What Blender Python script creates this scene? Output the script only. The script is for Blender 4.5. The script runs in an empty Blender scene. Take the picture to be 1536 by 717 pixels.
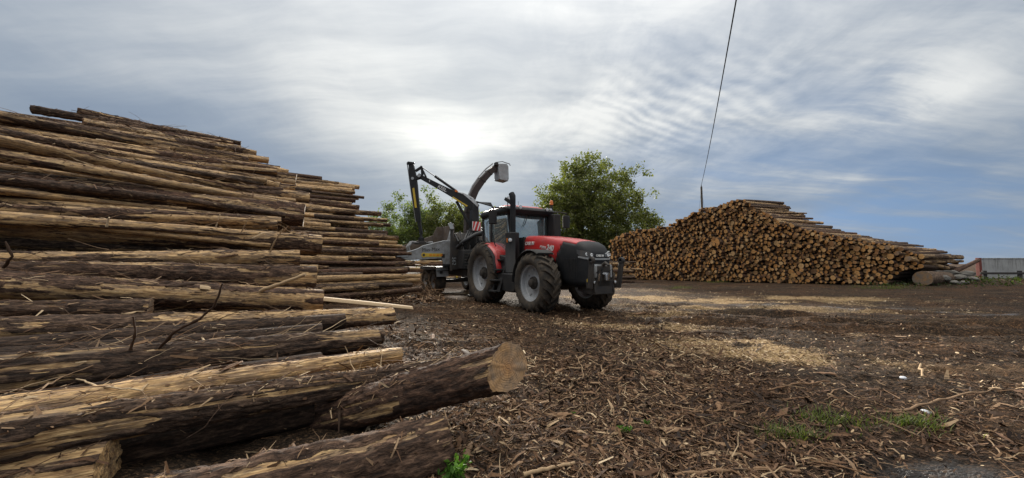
import bpy, bmesh, math, random
import numpy as np
from mathutils import Vector, Matrix, Quaternion
from mathutils.bvhtree import BVHTree
R = math.radians
rng = np.random.default_rng(11)
random.seed(11)
scene = bpy.context.scene
COL = scene.collection

# ------------------------------------------------------------------ camera
FPX, PITCH, CAMH = 577.0, R(3.62), 1.267          # focal length in pixels of the 1536 px wide photograph
cam_d = bpy.data.cameras.new('camera')
cam_d.sensor_width = 36.0
cam_d.lens = 36.0 * FPX / 1536.0
cam_d.clip_start, cam_d.clip_end = 0.05, 6000
cam = bpy.data.objects.new('camera', cam_d)
cam.location = (0, 0, CAMH)
cam.rotation_euler = (R(90) + PITCH, 0, 0)
COL.objects.link(cam)
scene.camera = cam
scene.render.resolution_x, scene.render.resolution_y = 1024, 478

# ------------------------------------------------------------------ sun and sky
SUN_AZ, SUN_EL = R(-8.7), R(15.7)                 # azimuth from +Y towards +X
SUN = Vector((math.sin(SUN_AZ) * math.cos(SUN_EL), math.cos(SUN_AZ) * math.cos(SUN_EL), math.sin(SUN_EL)))
sl = bpy.data.lights.new('sun', 'SUN')
sl.energy, sl.angle, sl.color = 3.2, R(8), (1.0, 0.93, 0.82)
so = bpy.data.objects.new('sun', sl)
so.rotation_euler = SUN.to_track_quat('Z', 'Y').to_euler()
so.location = (0, 0, 60)
COL.objects.link(so)
vs = scene.view_settings
vs.view_transform, vs.look, vs.gamma, vs.exposure = 'Standard', 'None', 1.0, 1.45
vs.use_curve_mapping = False


class NT:
    """small helper to write node trees"""
    def __init__(s, tree):
        s.t = tree
        tree.nodes.clear()

    def n(s, kind, ins=None, **props):
        nd = s.t.nodes.new(kind)
        for k, v in props.items():
            setattr(nd, k, v)
        for k, v in (ins or {}).items():
            sk = nd.inputs[k]
            if isinstance(v, bpy.types.NodeSocket):
                s.t.links.new(v, sk)
            else:
                sk.default_value = v
        return nd

    def math(s, op, a, b=0.0, c=0.0, clamp=False):
        nd = s.n('ShaderNodeMath', {0: a, 1: b, 2: c}, operation=op, use_clamp=clamp)
        return nd.outputs[0]

    def vec(s, op, a, b=(0, 0, 0), scale=1.0):
        nd = s.n('ShaderNodeVectorMath', {0: a, 1: b}, operation=op)
        if isinstance(scale, bpy.types.NodeSocket):
            s.t.links.new(scale, nd.inputs[3])
        else:
            nd.inputs[3].default_value = scale
        return nd.outputs[1] if op in ('DOT_PRODUCT', 'LENGTH', 'DISTANCE') else nd.outputs[0]

    def noise(s, vec, scale, detail=4, rough=0.55, dist=0.0, color=False):
        nd = s.n('ShaderNodeTexNoise', {'Vector': vec, 'Scale': scale, 'Detail': detail, 'Roughness': rough, 'Distortion': dist})
        return nd.outputs['Color' if color else 'Fac']

    def ramp(s, fac, stops, interp='LINEAR'):
        nd = s.n('ShaderNodeValToRGB', {'Fac': fac})
        cr = nd.color_ramp
        cr.interpolation = interp
        while len(cr.elements) < len(stops):
            cr.elements.new(0.5)
        for e, (p, c) in zip(cr.elements, stops):
            e.position = p
            e.color = (c, c, c, 1) if isinstance(c, (int, float)) else (*c, 1)
        return nd.outputs['Color']

    def step(s, v, lo, hi, a=0.0, b=1.0):
        nd = s.n('ShaderNodeMapRange', {'Value': v, 'From Min': lo, 'From Max': hi, 'To Min': a, 'To Max': b},
                 interpolation_type='SMOOTHSTEP')
        return nd.outputs[0]

    def mix(s, fac, a, b, blend='MIX'):
        nd = s.n('ShaderNodeMix', data_type='RGBA', blend_type=blend)
        for k, v in ((0, fac), (6, a), (7, b)):
            sk = nd.inputs[k]
            if isinstance(v, bpy.types.NodeSocket):
                s.t.links.new(v, sk)
            elif k == 0:
                sk.default_value = v
            else:
                sk.default_value = (*v, 1) if len(v) == 3 else v
        return nd.outputs[2]

    def mapping(s, vec, loc=(0, 0, 0), rot=(0, 0, 0), scale=(1, 1, 1)):
        return s.n('ShaderNodeMapping', {'Vector': vec, 'Location': loc, 'Rotation': rot, 'Scale': scale}).outputs[0]


def pray(px, py):
    """direction of the ray through a pixel of the 1536x717 photograph"""
    x, z = (px - 768) / FPX, (358.5 - py) / FPX
    return Vector((x, math.cos(PITCH) - z * math.sin(PITCH), math.sin(PITCH) + z * math.cos(PITCH)))


def at_z(px, py, z):
    d = pray(px, py)
    return Vector((0, 0, CAMH)) + d * ((z - CAMH) / d.z)


def at_y(px, py, y):
    d = pray(px, py)
    return Vector((0, 0, CAMH)) + d * (y / d.y)


def project(x, y, z):
    zz = z - CAMH
    yc = y * math.cos(PITCH) + zz * math.sin(PITCH)
    zc = -y * math.sin(PITCH) + zz * math.cos(PITCH)
    return 768 + FPX * x / yc, 358.5 - FPX * zc / yc


world = bpy.data.worlds.new('World')
scene.world = world
world.use_nodes = True
w = NT(world.node_tree)
skyt = w.n('ShaderNodeTexSky', sky_type='NISHITA')
skyt.sun_disc = False
skyt.sun_elevation, skyt.sun_rotation = SUN_EL, SUN_AZ
skyt.altitude, skyt.air_density, skyt.dust_density, skyt.ozone_density = 100, 1.0, 0.6, 1.6
D = w.n('ShaderNodeTexCoord').outputs['Generated']
sep = w.n('ShaderNodeSeparateXYZ', {0: D})
w.t.links.new(w.vec('NORMALIZE', w.vec('ADD', D, (0, 0, 0.45))), skyt.inputs[0])     # above the haze of the horizon
zc = w.math('MAXIMUM', sep.outputs[2], 0.0)
den = w.math('ADD', zc, 0.16)
Q = w.n('ShaderNodeCombineXYZ', {0: w.math('DIVIDE', sep.outputs[0], den), 1: w.math('DIVIDE', sep.outputs[1], den), 2: 0.0}).outputs[0]


def skyq(px, py):
    d = pray(px, py).normalized()
    return Vector((d.x / (max(d.z, 0) + 0.16), d.y / (max(d.z, 0) + 0.16), 0))


WOB = w.vec('SUBTRACT', w.noise(Q, 1.3, 2, 0.55, 0.0, True), (0.5, 0.5, 0.5))


def band(p0, p1, width):
    """soft elongated cloud bank between two directions of the sky"""
    a, b = skyq(*p0), skyq(*p1)
    m, L, ang = (a + b) / 2, (b - a).length / 2, math.atan2(b.y - a.y, b.x - a.x)
    wob = w.vec('ADD', Q, w.vec('SCALE', WOB, scale=0.8 * width + 0.2))
    t = w.vec('SUBTRACT', wob, (m.x, m.y, 0))
    t = w.mapping(t, rot=(0, 0, -ang))
    t = w.mapping(t, scale=(1 / (L * 1.25), 1 / width, 0))
    return w.math('EXPONENT', w.math('MULTIPLY', w.math('POWER', w.vec('LENGTH', t), 2.0), -1.0))


warp = w.vec('ADD', Q, w.vec('SCALE', WOB, scale=0.32))
big = w.noise(w.mapping(warp, loc=(3.1, 1.7, 0), rot=(0, 0, R(28)), scale=(0.9, 0.42, 1)), 0.8, 2, 0.55, 0.0)
fib = w.noise(w.mapping(warp, loc=(0.3, 7.7, 0), rot=(0, 0, R(-24)), scale=(0.5, 2.2, 1)), 1.25, 6, 0.6, 0.0)
fine = w.noise(w.mapping(warp, loc=(5.3, 2.7, 0), scale=(1, 0.7, 1)), 3.6, 5, 0.62, 0.0)
wav = w.n('ShaderNodeTexWave', {'Vector': w.mapping(warp, rot=(0, 0, R(62))), 'Scale': 4.6, 'Distortion': 2.2, 'Detail': 1.0, 'Detail Scale': 1.2},
          wave_type='BANDS', wave_profile='SIN').outputs['Fac']
b_mot = band((850, 10), (1040, 260), 0.75)        # mottled bright field right of the middle
b_rip = band((900, 190), (1120, 160), 0.42)       # ripples
b_dia = band((330, 90), (760, 235), 0.50)         # diagonal bank through the sun
b_str = band((1230, 190), (1536, 105), 0.30)      # streak on the right
b_st2 = band((1080, 275), (1480, 240), 0.35)
b_dark = band((640, 10), (760, 150), 0.30)        # darker gap at the top
b_blue = band((1180, 340), (1640, 300), 2.1)      # clear strip low on the right
bright = w.math('ADD', w.math('MULTIPLY', b_mot, w.step(fine, 0.30, 0.72, 0.25, 0.95)), w.math('MULTIPLY', b_dia, w.step(fib, 0.2, 0.75, 0.45, 1.0)))
bright = w.math('ADD', bright, w.math('MULTIPLY', b_str, w.step(fib, 0.3, 0.7, 0.25, 1.05)))
bright = w.math('ADD', bright, w.math('MULTIPLY', b_st2, w.step(fib, 0.35, 0.75, 0.0, 0.55)))
bright = w.math('ADD', bright, w.math('MULTIPLY', w.math('MULTIPLY', b_rip, wav), 0.36))
bright = w.math('SUBTRACT', bright, w.math('MULTIPLY', b_dark, w.step(fine, 0.25, 0.75, 0.15, 0.75)))
bright = w.math('ADD', bright, w.math('MULTIPLY', w.math('SUBTRACT', fib, 0.5), 0.75))
bright = w.math('ADD', bright, w.math('MULTIPLY', w.math('SUBTRACT', big, 0.5), 0.9))
bright = w.math('ADD', bright, w.math('MULTIPLY', w.math('SUBTRACT', fine, 0.5), 0.44))
ccol = w.ramp(w.math('ADD', w.math('MULTIPLY', bright, 0.62), 0.30, clamp=True),
              [(0.0, (0.165, 0.21, 0.275)), (0.3, (0.25, 0.30, 0.365)), (0.62, (0.44, 0.475, 0.51)), (1.0, (0.68, 0.695, 0.69))])
# light of the veiled sun scattered in the cloud
cs = w.math('MAXIMUM', w.vec('DOT_PRODUCT', D, tuple(SUN)), 0.0)
veil = w.step(fib, 0.25, 0.75, 0.6, 1.15)
glow = w.math('MULTIPLY', w.math('ADD', w.math('ADD', w.math('MULTIPLY', w.math('POWER', cs, 1500.0), 0.07), w.math('MULTIPLY', w.math('POWER', cs, 90.0), 0.09)),
                                 w.math('MULTIPLY', w.math('POWER', cs, 18.0), 0.028)), veil)
gcol = w.vec('SCALE', w.n('ShaderNodeCombineXYZ', {0: 1.0, 1: 0.96, 2: 0.80}).outputs[0], scale=glow)
# overcast rise to the zenith, boosted and warmed out of view to light the scene
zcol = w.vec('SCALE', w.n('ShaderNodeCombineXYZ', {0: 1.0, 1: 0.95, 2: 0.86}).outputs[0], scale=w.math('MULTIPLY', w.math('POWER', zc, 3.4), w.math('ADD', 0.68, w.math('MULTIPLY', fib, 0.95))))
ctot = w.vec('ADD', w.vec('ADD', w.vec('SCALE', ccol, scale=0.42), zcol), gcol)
clear = w.math('MULTIPLY', b_blue, 0.9, clamp=True)
cover = w.math('SUBTRACT', 1.0, w.math('MULTIPLY', clear, w.step(w.math('ADD', fib, w.math('MULTIPLY', bright, 0.25)), 0.40, 0.80, 1.0, 0.12)), clamp=True)
cover = w.math('MULTIPLY', cover, w.step(w.math('ADD', big, w.math('MULTIPLY', fib, 0.5)), 0.45, 0.85, 0.78, 1.0))
bg_sky = w.n('ShaderNodeBackground', {'Color': skyt.outputs[0], 'Strength': 0.06})
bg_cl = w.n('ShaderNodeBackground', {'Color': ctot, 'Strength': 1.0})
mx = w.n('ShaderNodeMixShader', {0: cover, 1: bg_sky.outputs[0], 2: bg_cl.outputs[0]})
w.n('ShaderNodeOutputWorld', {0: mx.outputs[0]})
world.cycles.sampling_method = 'MANUAL'
world.cycles.sample_map_resolution = 512

# ------------------------------------------------------------------ numpy noise
def _hash(i, j, k):
    h = (i * 374761393 + j * 668265263 + k * 2147483647 + 12345) & 0xFFFFFFFF
    h = ((h ^ (h >> 13)) * 1274126177) & 0xFFFFFFFF
    return ((h ^ (h >> 16)) & 0xFFFF) / 65535.0


def vnoise(x, y, z=0.0):
    x, y, z = np.broadcast_arrays(np.asarray(x, float), np.asarray(y, float), np.asarray(z, float))
    i, j, k = (np.floor(a).astype(np.int64) for a in (x, y, z))
    f, g, e = x - i, y - j, z - k
    f, g, e = (a * a * (3 - 2 * a) for a in (f, g, e))
    r = 0
    for a in (0, 1):
        for b in (0, 1):
            for c in (0, 1):
                r = r + _hash(i + a, j + b, k + c) * (f if a else 1 - f) * (g if b else 1 - g) * (e if c else 1 - e)
    return r


def fbm(x, y, z=0.0, oct=4, gain=0.5):
    s, a, t = 0, 1.0, 0
    x, y, z = np.asarray(x, float), np.asarray(y, float), np.asarray(z, float)
    for o in range(oct):
        s = s + a * vnoise(x + 17.3 * o, y - 9.1 * o, z + 5.7 * o)
        t += a
        a *= gain
        x, y, z = x * 2.03, y * 2.03, z * 2.03
    return s / t


# ------------------------------------------------------------------ objects
def tag(o, label=None, cat=None, group=None, kind=None):
    if label: o['label'] = label
    if cat: o['category'] = cat
    if group: o['group'] = group
    if kind: o['kind'] = kind
    return o


def empty(name, loc=(0, 0, 0), rz=0.0):
    o = bpy.data.objects.new(name, None)
    o.location = loc
    o.rotation_euler = (0, 0, rz)
    o.empty_display_size = 0.2
    COL.objects.link(o)
    return o


def link(name, me, parent=None):
    o = bpy.data.objects.new(name, me)
    COL.objects.link(o)
    if parent is not None:
        o.parent = parent
    return o


def np_mesh(name, verts, faces, mats=(), smooth=False, attrs=None, midx=None):
    """faces: (n,3) or (n,4) int array, or a list of index lists"""
    me = bpy.data.meshes.new(name)
    verts = np.asarray(verts, np.float32)
    if isinstance(faces, np.ndarray):
        nf, k = faces.shape
        me.vertices.add(len(verts)); me.vertices.foreach_set('co', verts.ravel())
        me.loops.add(nf * k); me.loops.foreach_set('vertex_index', faces.astype(np.int32).ravel())
        me.polygons.add(nf)
        me.polygons.foreach_set('loop_start', (np.arange(nf) * k).astype(np.int32))
        me.update(calc_edges=True)
    else:
        me.from_pydata(verts.tolist(), [], faces)
    for m in mats:
        me.materials.append(m)
    if midx is not None:
        me.polygons.foreach_set('material_index', np.asarray(midx, np.int32))
    me.polygons.foreach_set('use_smooth', np.full(len(me.polygons), smooth))
    for k, v in (attrs or {}).items():
        v = np.asarray(v, np.float32)
        a = me.attributes.new(k, 'FLOAT', 'POINT')
        a.data.foreach_set('value', v)
    me.update()
    return me


class MB:
    """collects shapes into one mesh"""
    def __init__(s):
        s.v, s.f = [], []

    def add(s, vs, fs):
        b = len(s.v)
        s.v += [tuple(v) for v in vs]
        s.f += [[b + i for i in f] for f in fs]
        return s

    def box(s, c, d, rot=None):
        hx, hy, hz = d[0] / 2, d[1] / 2, d[2] / 2
        vs = [Vector((x, y, z)) for x in (-hx, hx) for y in (-hy, hy) for z in (-hz, hz)]
        if rot is not None:
            m = rot if isinstance(rot, Matrix) else Matrix.Rotation(rot, 3, 'Z')
            vs = [m @ v for v in vs]
        vs = [v + Vector(c) for v in vs]
        return s.add(vs, [(0, 1, 3, 2), (4, 6, 7, 5), (0, 4, 5, 1), (2, 3, 7, 6), (0, 2, 6, 4), (1, 5, 7, 3)])

    def beam(s, p0, p1, wdt, hgt, w1=None, h1=None, up=(0, 0, 1)):
        """rectangular bar from p0 to p1"""
        p0, p1 = Vector(p0), Vector(p1)
        d = (p1 - p0).normalized()
        a = d.cross(Vector(up))
        if a.length < 1e-4: a = d.cross(Vector((1, 0, 0)))
        a.normalize(); b = a.cross(d)
        w1, h1 = w1 or wdt, h1 or hgt
        vs = []
        for p, ww, hh in ((p0, wdt, hgt), (p1, w1, h1)):
            for i, j in ((-1, -1), (1, -1), (1, 1), (-1, 1)):
                vs.append(p + a * (i * ww / 2) + b * (j * hh / 2))
        return s.add(vs, [(3, 2, 1, 0), (4, 5, 6, 7), (0, 1, 5, 4), (1, 2, 6, 5), (2, 3, 7, 6), (3, 0, 4, 7)])

    def tube(s, pts, rad, n=8, cap=True):
        pts = [Vector(p) for p in pts]
        if not isinstance(rad, (list, tuple)): rad = [rad] * len(pts)
        rings = []
        t0 = (pts[1] - pts[0]).normalized()
        a = t0.cross(Vector((0, 0, 1)))
        if a.length < 1e-3: a = t0.cross(Vector((1, 0, 0)))
        a.normalize()
        base = len(s.v)
        for i, p in enumerate(pts):
            t = (pts[min(i + 1, len(pts) - 1)] - pts[max(i - 1, 0)]).normalized()
            a = (a - t * a.dot(t)).normalized()
            b = t.cross(a)
            for k in range(n):
                an = 2 * math.pi * k / n
                s.v.append(tuple(p + (a * math.cos(an) + b * math.sin(an)) * rad[i]))
        for i in range(len(pts) - 1):
            for k in range(n):
                q = (k + 1) % n
                s.f.append([base + i * n + k, base + i * n + q, base + (i + 1) * n + q, base + (i + 1) * n + k])
        if cap:
            s.f.append([base + k for k in range(n)][::-1])
            s.f.append([base + (len(pts) - 1) * n + k for k in range(n)])
        return s

    def lathe(s, prof, n=32, axis='Y', c=(0, 0, 0), closed=False):
        """profile of (radius, along) turned about an axis"""
        base = len(s.v)
        for r, h in prof:
            for k in range(n):
                an = 2 * math.pi * k / n
                x, y = r * math.cos(an), r * math.sin(an)
                p = (x, h, y) if axis == 'Y' else ((x, y, h) if axis == 'Z' else (h, x, y))
                s.v.append((p[0] + c[0], p[1] + c[1], p[2] + c[2]))
        m = len(prof)
        for i in range(m if closed else m - 1):
            j = (i + 1) % m
            for k in range(n):
                q = (k + 1) % n
                s.f.append([base + i * n + k, base + j * n + k, base + j * n + q, base + i * n + q])
        return s

    def prism(s, poly, axis, a0, a1):
        """polygon (two coords) extruded along an axis; coords are the remaining two axes in xyz order"""
        n = len(poly)
        vs = []
        for a in (a0, a1):
            for p, q in poly:
                vs.append((a, p, q) if axis == 'X' else ((p, a, q) if axis == 'Y' else (p, q, a)))
        fs = [list(range(n))[::-1], list(range(n, 2 * n))]
        fs += [[i, (i + 1) % n, n + (i + 1) % n, n + i] for i in range(n)]
        return s.add(vs, fs)

    def loft(s, secs, closed=True, cap=True):
        n = len(secs[0]); b = len(s.v)
        for sec in secs: s.v += [tuple(p) for p in sec]
        for i in range(len(secs) - 1):
            for k in range(n if closed else n - 1):
                q = (k + 1) % n
                s.f.append([b + i * n + k, b + i * n + q, b + (i + 1) * n + q, b + (i + 1) * n + k])
        if cap:
            s.f.append([b + k for k in range(n)][::-1]); s.f.append([b + (len(secs) - 1) * n + k for k in range(n)])
        return s

    def mesh(s, name, mat, smooth=35):
        me = bpy.data.meshes.new(name)
        me.from_pydata(s.v, [], s.f)
        bm = bmesh.new(); bm.from_mesh(me)
        bmesh.ops.recalc_face_normals(bm, faces=bm.faces)
        bm.to_mesh(me); bm.free()
        if mat: me.materials.append(mat)
        if smooth:
            me.polygons.foreach_set('use_smooth', [True] * len(me.polygons))
            me.set_sharp_from_angle(angle=R(smooth))
        me.update()
        return me

    def build(s, name, mat, parent=None, bevel=0.0, smooth=35, seg=2):
        o = link(name, s.mesh(name, mat, smooth), parent)
        if bevel:
            m = o.modifiers.new('bevel', 'BEVEL')
            m.width, m.segments, m.limit_method, m.angle_limit = bevel, seg, 'ANGLE', R(40)
            m.harden_normals = False
        return o


def solidify(o, t, off=0.0):
    m = o.modifiers.new('thickness', 'SOLIDIFY')
    m.thickness, m.offset = t, off
    return o


# ------------------------------------------------------------------ materials
def newmat(name):
    m = bpy.data.materials.new(name)
    m.use_nodes = True
    return m, NT(m.node_tree)


def finish(t, bsdf):
    t.n('ShaderNodeOutputMaterial', {0: bsdf})


def bump(t, h, strength=0.5, dist=0.02):
    return t.n('ShaderNodeBump', {'Height': h, 'Strength': strength, 'Distance': dist}).outputs[0]


def paint(name, col, rough=0.4, metal=0.0, dirt=0.35, dirtcol=(0.09, 0.07, 0.05), coat=0.0, scale=3.0, low=True, spec=0.5):
    """painted or bare machine surface with dust settled low down and in blotches"""
    m, t = newmat(name)
    oc = t.n('ShaderNodeTexCoord').outputs['Object']
    geo = t.n('ShaderNodeNewGeometry')
    n1 = t.noise(oc, scale, 6, 0.62)
    n2 = t.noise(oc, scale * 9, 4, 0.6)
    d = t.step(t.math('ADD', n1, t.math('MULTIPLY', n2, 0.35)), 0.52, 0.85, 0.12, 1.0)
    d = t.math('MULTIPLY', d, dirt, clamp=True)
    c = t.mix(d, t.mix(t.math('MULTIPLY', n2, 0.25), col, tuple(x * 0.7 for x in col)), dirtcol)
    ro = t.math('ADD', rough, t.math('ADD', t.math('MULTIPLY', d, 0.5), t.math('MULTIPLY', n2, 0.08)), clamp=True)
    b = t.n('ShaderNodeBsdfPrincipled', {'Base Color': c, 'Roughness': ro, 'Metallic': metal, 'Coat Weight': coat, 'Coat Roughness': 0.15,
                                         'Specular IOR Level': spec, 'Normal': bump(t, n2, 0.08, 0.004)})
    finish(t, b.outputs[0])
    return m


def emitless(name, col, rough=0.5, metal=0.0, spec=0.5):
    m, t = newmat(name)
    oc = t.n('ShaderNodeTexCoord').outputs['Object']
    n = t.noise(oc, 25, 3, 0.6)
    c = t.mix(t.math('MULTIPLY', n, 0.4), col, tuple(x * 0.6 for x in col))
    b = t.n('ShaderNodeBsdfPrincipled', {'Base Color': c, 'Roughness': rough, 'Metallic': metal, 'Specular IOR Level': spec})
    finish(t, b.outputs[0])
    return m


BARK = [(0.0, (0.018, 0.013, 0.010)), (0.35, (0.040, 0.029, 0.022)), (0.6, (0.075, 0.055, 0.043)), (1.0, (0.145, 0.115, 0.09))]


def make_bark(name, per_object=True):
    """bark with torn patches of bare wood; object colour: r = amount peeled, g = brightness, b = warmth"""
    m, t = newmat(name)
    oi = t.n('ShaderNodeObjectInfo')
    oc = t.n('ShaderNodeTexCoord').outputs['Object']
    if per_object:
        sp = t.n('ShaderNodeSeparateColor', {0: oi.outputs['Color']})
        peel, lum, warm = sp.outputs[0], sp.outputs[1], sp.outputs[2]
        off = t.vec('SCALE', t.n('ShaderNodeCombineXYZ', {0: 37.0, 1: 11.0, 2: 23.0}).outputs[0], scale=oi.outputs['Random'])
    else:
        a = t.n('ShaderNodeAttribute', attribute_name='rnd').outputs['Fac']
        peel, lum, warm = t.math('MULTIPLY', a, 0.8), t.math('ADD', 0.4, t.math('MULTIPLY', t.math('FRACT', t.math('MULTIPLY', a, 7.3)), 0.5)), t.math('FRACT', t.math('MULTIPLY', a, 3.7))
        off = t.vec('SCALE', t.n('ShaderNodeCombineXYZ', {0: 37.0, 1: 11.0, 2: 23.0}).outputs[0], scale=a)
    p = t.vec('ADD', oc, off)
    st = t.mapping(p, scale=(3.0, 10, 10))
    plate = t.noise(st, 3.0, 6, 0.70, 0.5)
    grain = t.noise(t.mapping(p, scale=(14, 46, 46)), 1.0, 5, 0.72, 0.4)
    streak = t.noise(t.mapping(p, scale=(3.2, 28, 28)), 1.0, 6, 0.68, 0.3)
    bv = t.math('ADD', t.math('ADD', t.math('MULTIPLY', plate, 0.42), t.math('MULTIPLY', grain, 0.30)), t.math('MULTIPLY', streak, 0.28))
    bark = t.ramp(bv, [(0.39, (0.009, 0.006, 0.0045)), (0.48, (0.043, 0.028, 0.019)), (0.55, (0.12, 0.080, 0.054)), (0.64, (0.30, 0.215, 0.14))])
    bark = t.mix(t.math('MULTIPLY', warm, 0.6), bark, t.mix(1.0, bark, (1.05, 0.66, 0.52), 'MULTIPLY'))
    lich = t.step(t.noise(p, 2.3, 5, 0.7), 0.60, 0.76, 0.0, 0.35)
    bark = t.mix(lich, bark, (0.15, 0.15, 0.12))
    wgrain = t.noise(t.mapping(p, scale=(1.6, 70, 70)), 1.0, 4, 0.65, 0.1)
    wood = t.ramp(t.math('ADD', t.math('MULTIPLY', wgrain, 0.55), t.math('MULTIPLY', plate, 0.45)), [(0.32, (0.11, 0.06, 0.028)), (0.45, (0.28, 0.165, 0.072)), (0.56, (0.50, 0.325, 0.15)), (0.7, (0.72, 0.53, 0.29))])
    wood = t.mix(t.math('MULTIPLY', t.step(t.noise(st, 1.3, 5, 0.75), 0.44, 0.62), 0.7), wood, (0.115, 0.08, 0.055))
    wood = t.mix(t.step(streak, 0.50, 0.64, 0.0, 0.65), wood, (0.085, 0.055, 0.035))
    fleck = t.noise(t.mapping(p, scale=(5, 24, 24)), 1.0, 4, 0.7, 0.5)
    wood = t.mix(t.step(fleck, 0.55, 0.62, 0.0, 0.85), wood, bark)
    pn = t.noise(t.mapping(p, scale=(0.9, 4.2, 4.2)), 1.5, 7, 0.70, 0.7)
    pn = t.math('ADD', pn, t.math('ADD', t.math('MULTIPLY', t.math('SUBTRACT', grain, 0.5), 0.30), t.math('MULTIPLY', t.math('SUBTRACT', streak, 0.5), 0.55)))
    thr = t.math('SUBTRACT', 0.80, t.math('MULTIPLY', peel, 0.46))
    pe = t.step(t.math('SUBTRACT', pn, thr), -0.03, 0.05)
    vk = t.n('ShaderNodeTexVoronoi', {'Vector': t.mapping(p, scale=(1, 1.4, 1.4)), 'Scale': 3.4}).outputs['Distance']
    wood = t.mix(t.step(vk, 0.06, 0.12, 0.85, 0.0), wood, (0.045, 0.027, 0.018))
    bark = t.mix(t.step(vk, 0.05, 0.10, 0.7, 0.0), bark, (0.15, 0.10, 0.065))
    pg = t.n('ShaderNodeAttribute', attribute_name='pg').outputs['Fac']
    pl = t.n('ShaderNodeAttribute', attribute_name='pl').outputs['Fac']
    pgeo = t.step(t.math('ADD', pl, t.math('ADD', t.math('MULTIPLY', t.math('SUBTRACT', grain, 0.5), 0.9), t.math('MULTIPLY', t.math('SUBTRACT', fleck, 0.5), 1.2))), 0.44, 0.58)
    pe = t.math('ADD', t.math('MULTIPLY', pe, t.math('SUBTRACT', 1.0, pg)), t.math('MULTIPLY', pgeo, pg))
    c = t.mix(pe, bark, wood)
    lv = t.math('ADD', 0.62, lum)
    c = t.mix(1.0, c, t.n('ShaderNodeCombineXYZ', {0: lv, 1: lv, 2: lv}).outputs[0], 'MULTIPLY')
    h = t.math('ADD', t.math('MULTIPLY', plate, 0.6), t.math('ADD', t.math('MULTIPLY', grain, 0.5), t.math('MULTIPLY', streak, 0.4)))
    h = t.math('SUBTRACT', t.mix(pe, h, t.math('MULTIPLY', wgrain, 0.45)), t.math('MULTIPLY', pe, 0.3))
    b = t.n('ShaderNodeBsdfPrincipled', {'Base Color': c, 'Roughness': t.mix(pe, (0.9, 0.9, 0.9), (0.68, 0.68, 0.68)), 'Specular IOR Level': 0.3, 'Normal': bump(t, h, 1.0, 0.035)})
    finish(t, b.outputs[0])
    return m


def make_end(name, per_object=True, old=0.0):
    """sawn end with growth rings; ring centre on the local x axis, or in the attributes ey, ez"""
    m, t = newmat(name)
    oc = t.n('ShaderNodeTexCoord').outputs['Object']
    if per_object:
        rnd = t.n('ShaderNodeObjectInfo').outputs['Random']
        s = t.n('ShaderNodeSeparateXYZ', {0: oc})
        ey, ez = s.outputs[1], s.outputs[2]
    else:
        rnd = t.n('ShaderNodeAttribute', attribute_name='rnd').outputs['Fac']
        ey = t.n('ShaderNodeAttribute', attribute_name='ey').outputs['Fac']
        ez = t.n('ShaderNodeAttribute', attribute_name='ez').outputs['Fac']
    yz = t.n('ShaderNodeCombineXYZ', {0: ey, 1: ez, 2: t.math('MULTIPLY', rnd, 40.0)}).outputs[0]
    r = t.math('SQRT', t.math('ADD', t.math('MULTIPLY', ey, ey), t.math('MULTIPLY', ez, ez)))
    r = t.math('ADD', r, t.math('MULTIPLY', t.noise(yz, 9, 3), 0.018))
    ring = t.math('SINE', t.math('MULTIPLY', r, 430.0))
    ring = t.math('ADD', t.math('MULTIPLY', ring, 0.5), 0.5)
    hue = t.ramp(rnd, [(0.0, (0.54, 0.26, 0.08)), (0.25, (0.68, 0.40, 0.16)), (0.5, (0.60, 0.29, 0.09)), (0.68, (0.76, 0.51, 0.25)), (0.82, (0.40, 0.20, 0.08)), (1.0, (0.22, 0.125, 0.065))])
    c = t.mix(t.math('MULTIPLY', ring, 0.28), hue, t.mix(1.0, hue, (0.55, 0.42, 0.32), 'MULTIPLY'))
    heart = t.step(r, 0.02, 0.10, 0.35, 0.0)
    c = t.mix(heart, c, t.mix(1.0, hue, (0.75, 0.5, 0.35), 'MULTIPLY'))
    st = t.math('MULTIPLY', t.step(t.noise(yz, 14, 5, 0.65), 0.48, 0.72), 0.6)
    c = t.mix(st, c, (0.10, 0.07, 0.045))
    if old:
        c = t.mix(1.0, c, (.66, .66, .70), 'MULTIPLY')
        saw = t.noise(t.mapping(yz, rot=(0, 0, .5), scale=(70, 4, 1)), 1.0, 3, .6)
        c = t.mix(t.math('MULTIPLY', t.step(saw, .4, .65), .35), c, t.mix(1.0, c, (.5, .48, .46), 'MULTIPLY'))
        c = t.mix(t.math('MULTIPLY', t.step(t.noise(yz, 5, 5, .7), .3, .65), old), c, (.17, .145, .12))
        crk = t.n('ShaderNodeTexVoronoi', {'Vector': t.vec('ADD', yz, t.vec('SCALE', t.noise(yz, 12, 3, .6, 0, True), scale=.05)), 'Scale': 14.0}, feature='DISTANCE_TO_EDGE').outputs['Distance']
        c = t.mix(t.step(crk, .0, .035, .55, 0.0), c, (.05, .035, .025))
    b = t.n('ShaderNodeBsdfPrincipled', {'Base Color': c, 'Roughness': 0.8, 'Specular IOR Level': 0.25, 'Normal': bump(t, t.math('ADD', ring, t.noise(yz, 60, 3)), 0.25, 0.004)})
    finish(t, b.outputs[0])
    return m


M = {}
M['bark'] = make_bark('bark')
M['bark_fill'] = make_bark('bark_fill', False)
M['end'] = make_end('sawn_end')
M['end_worn'] = make_end('worn_sawn_end', True, .75)
M['end_fill'] = make_end('sawn_end_fill', False)

# ------------------------------------------------------------------ the ground
def sstep(v, a, b):
    t = np.clip((v - a) / (b - a), 0, 1)
    return t * t * (3 - 2 * t)


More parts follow.
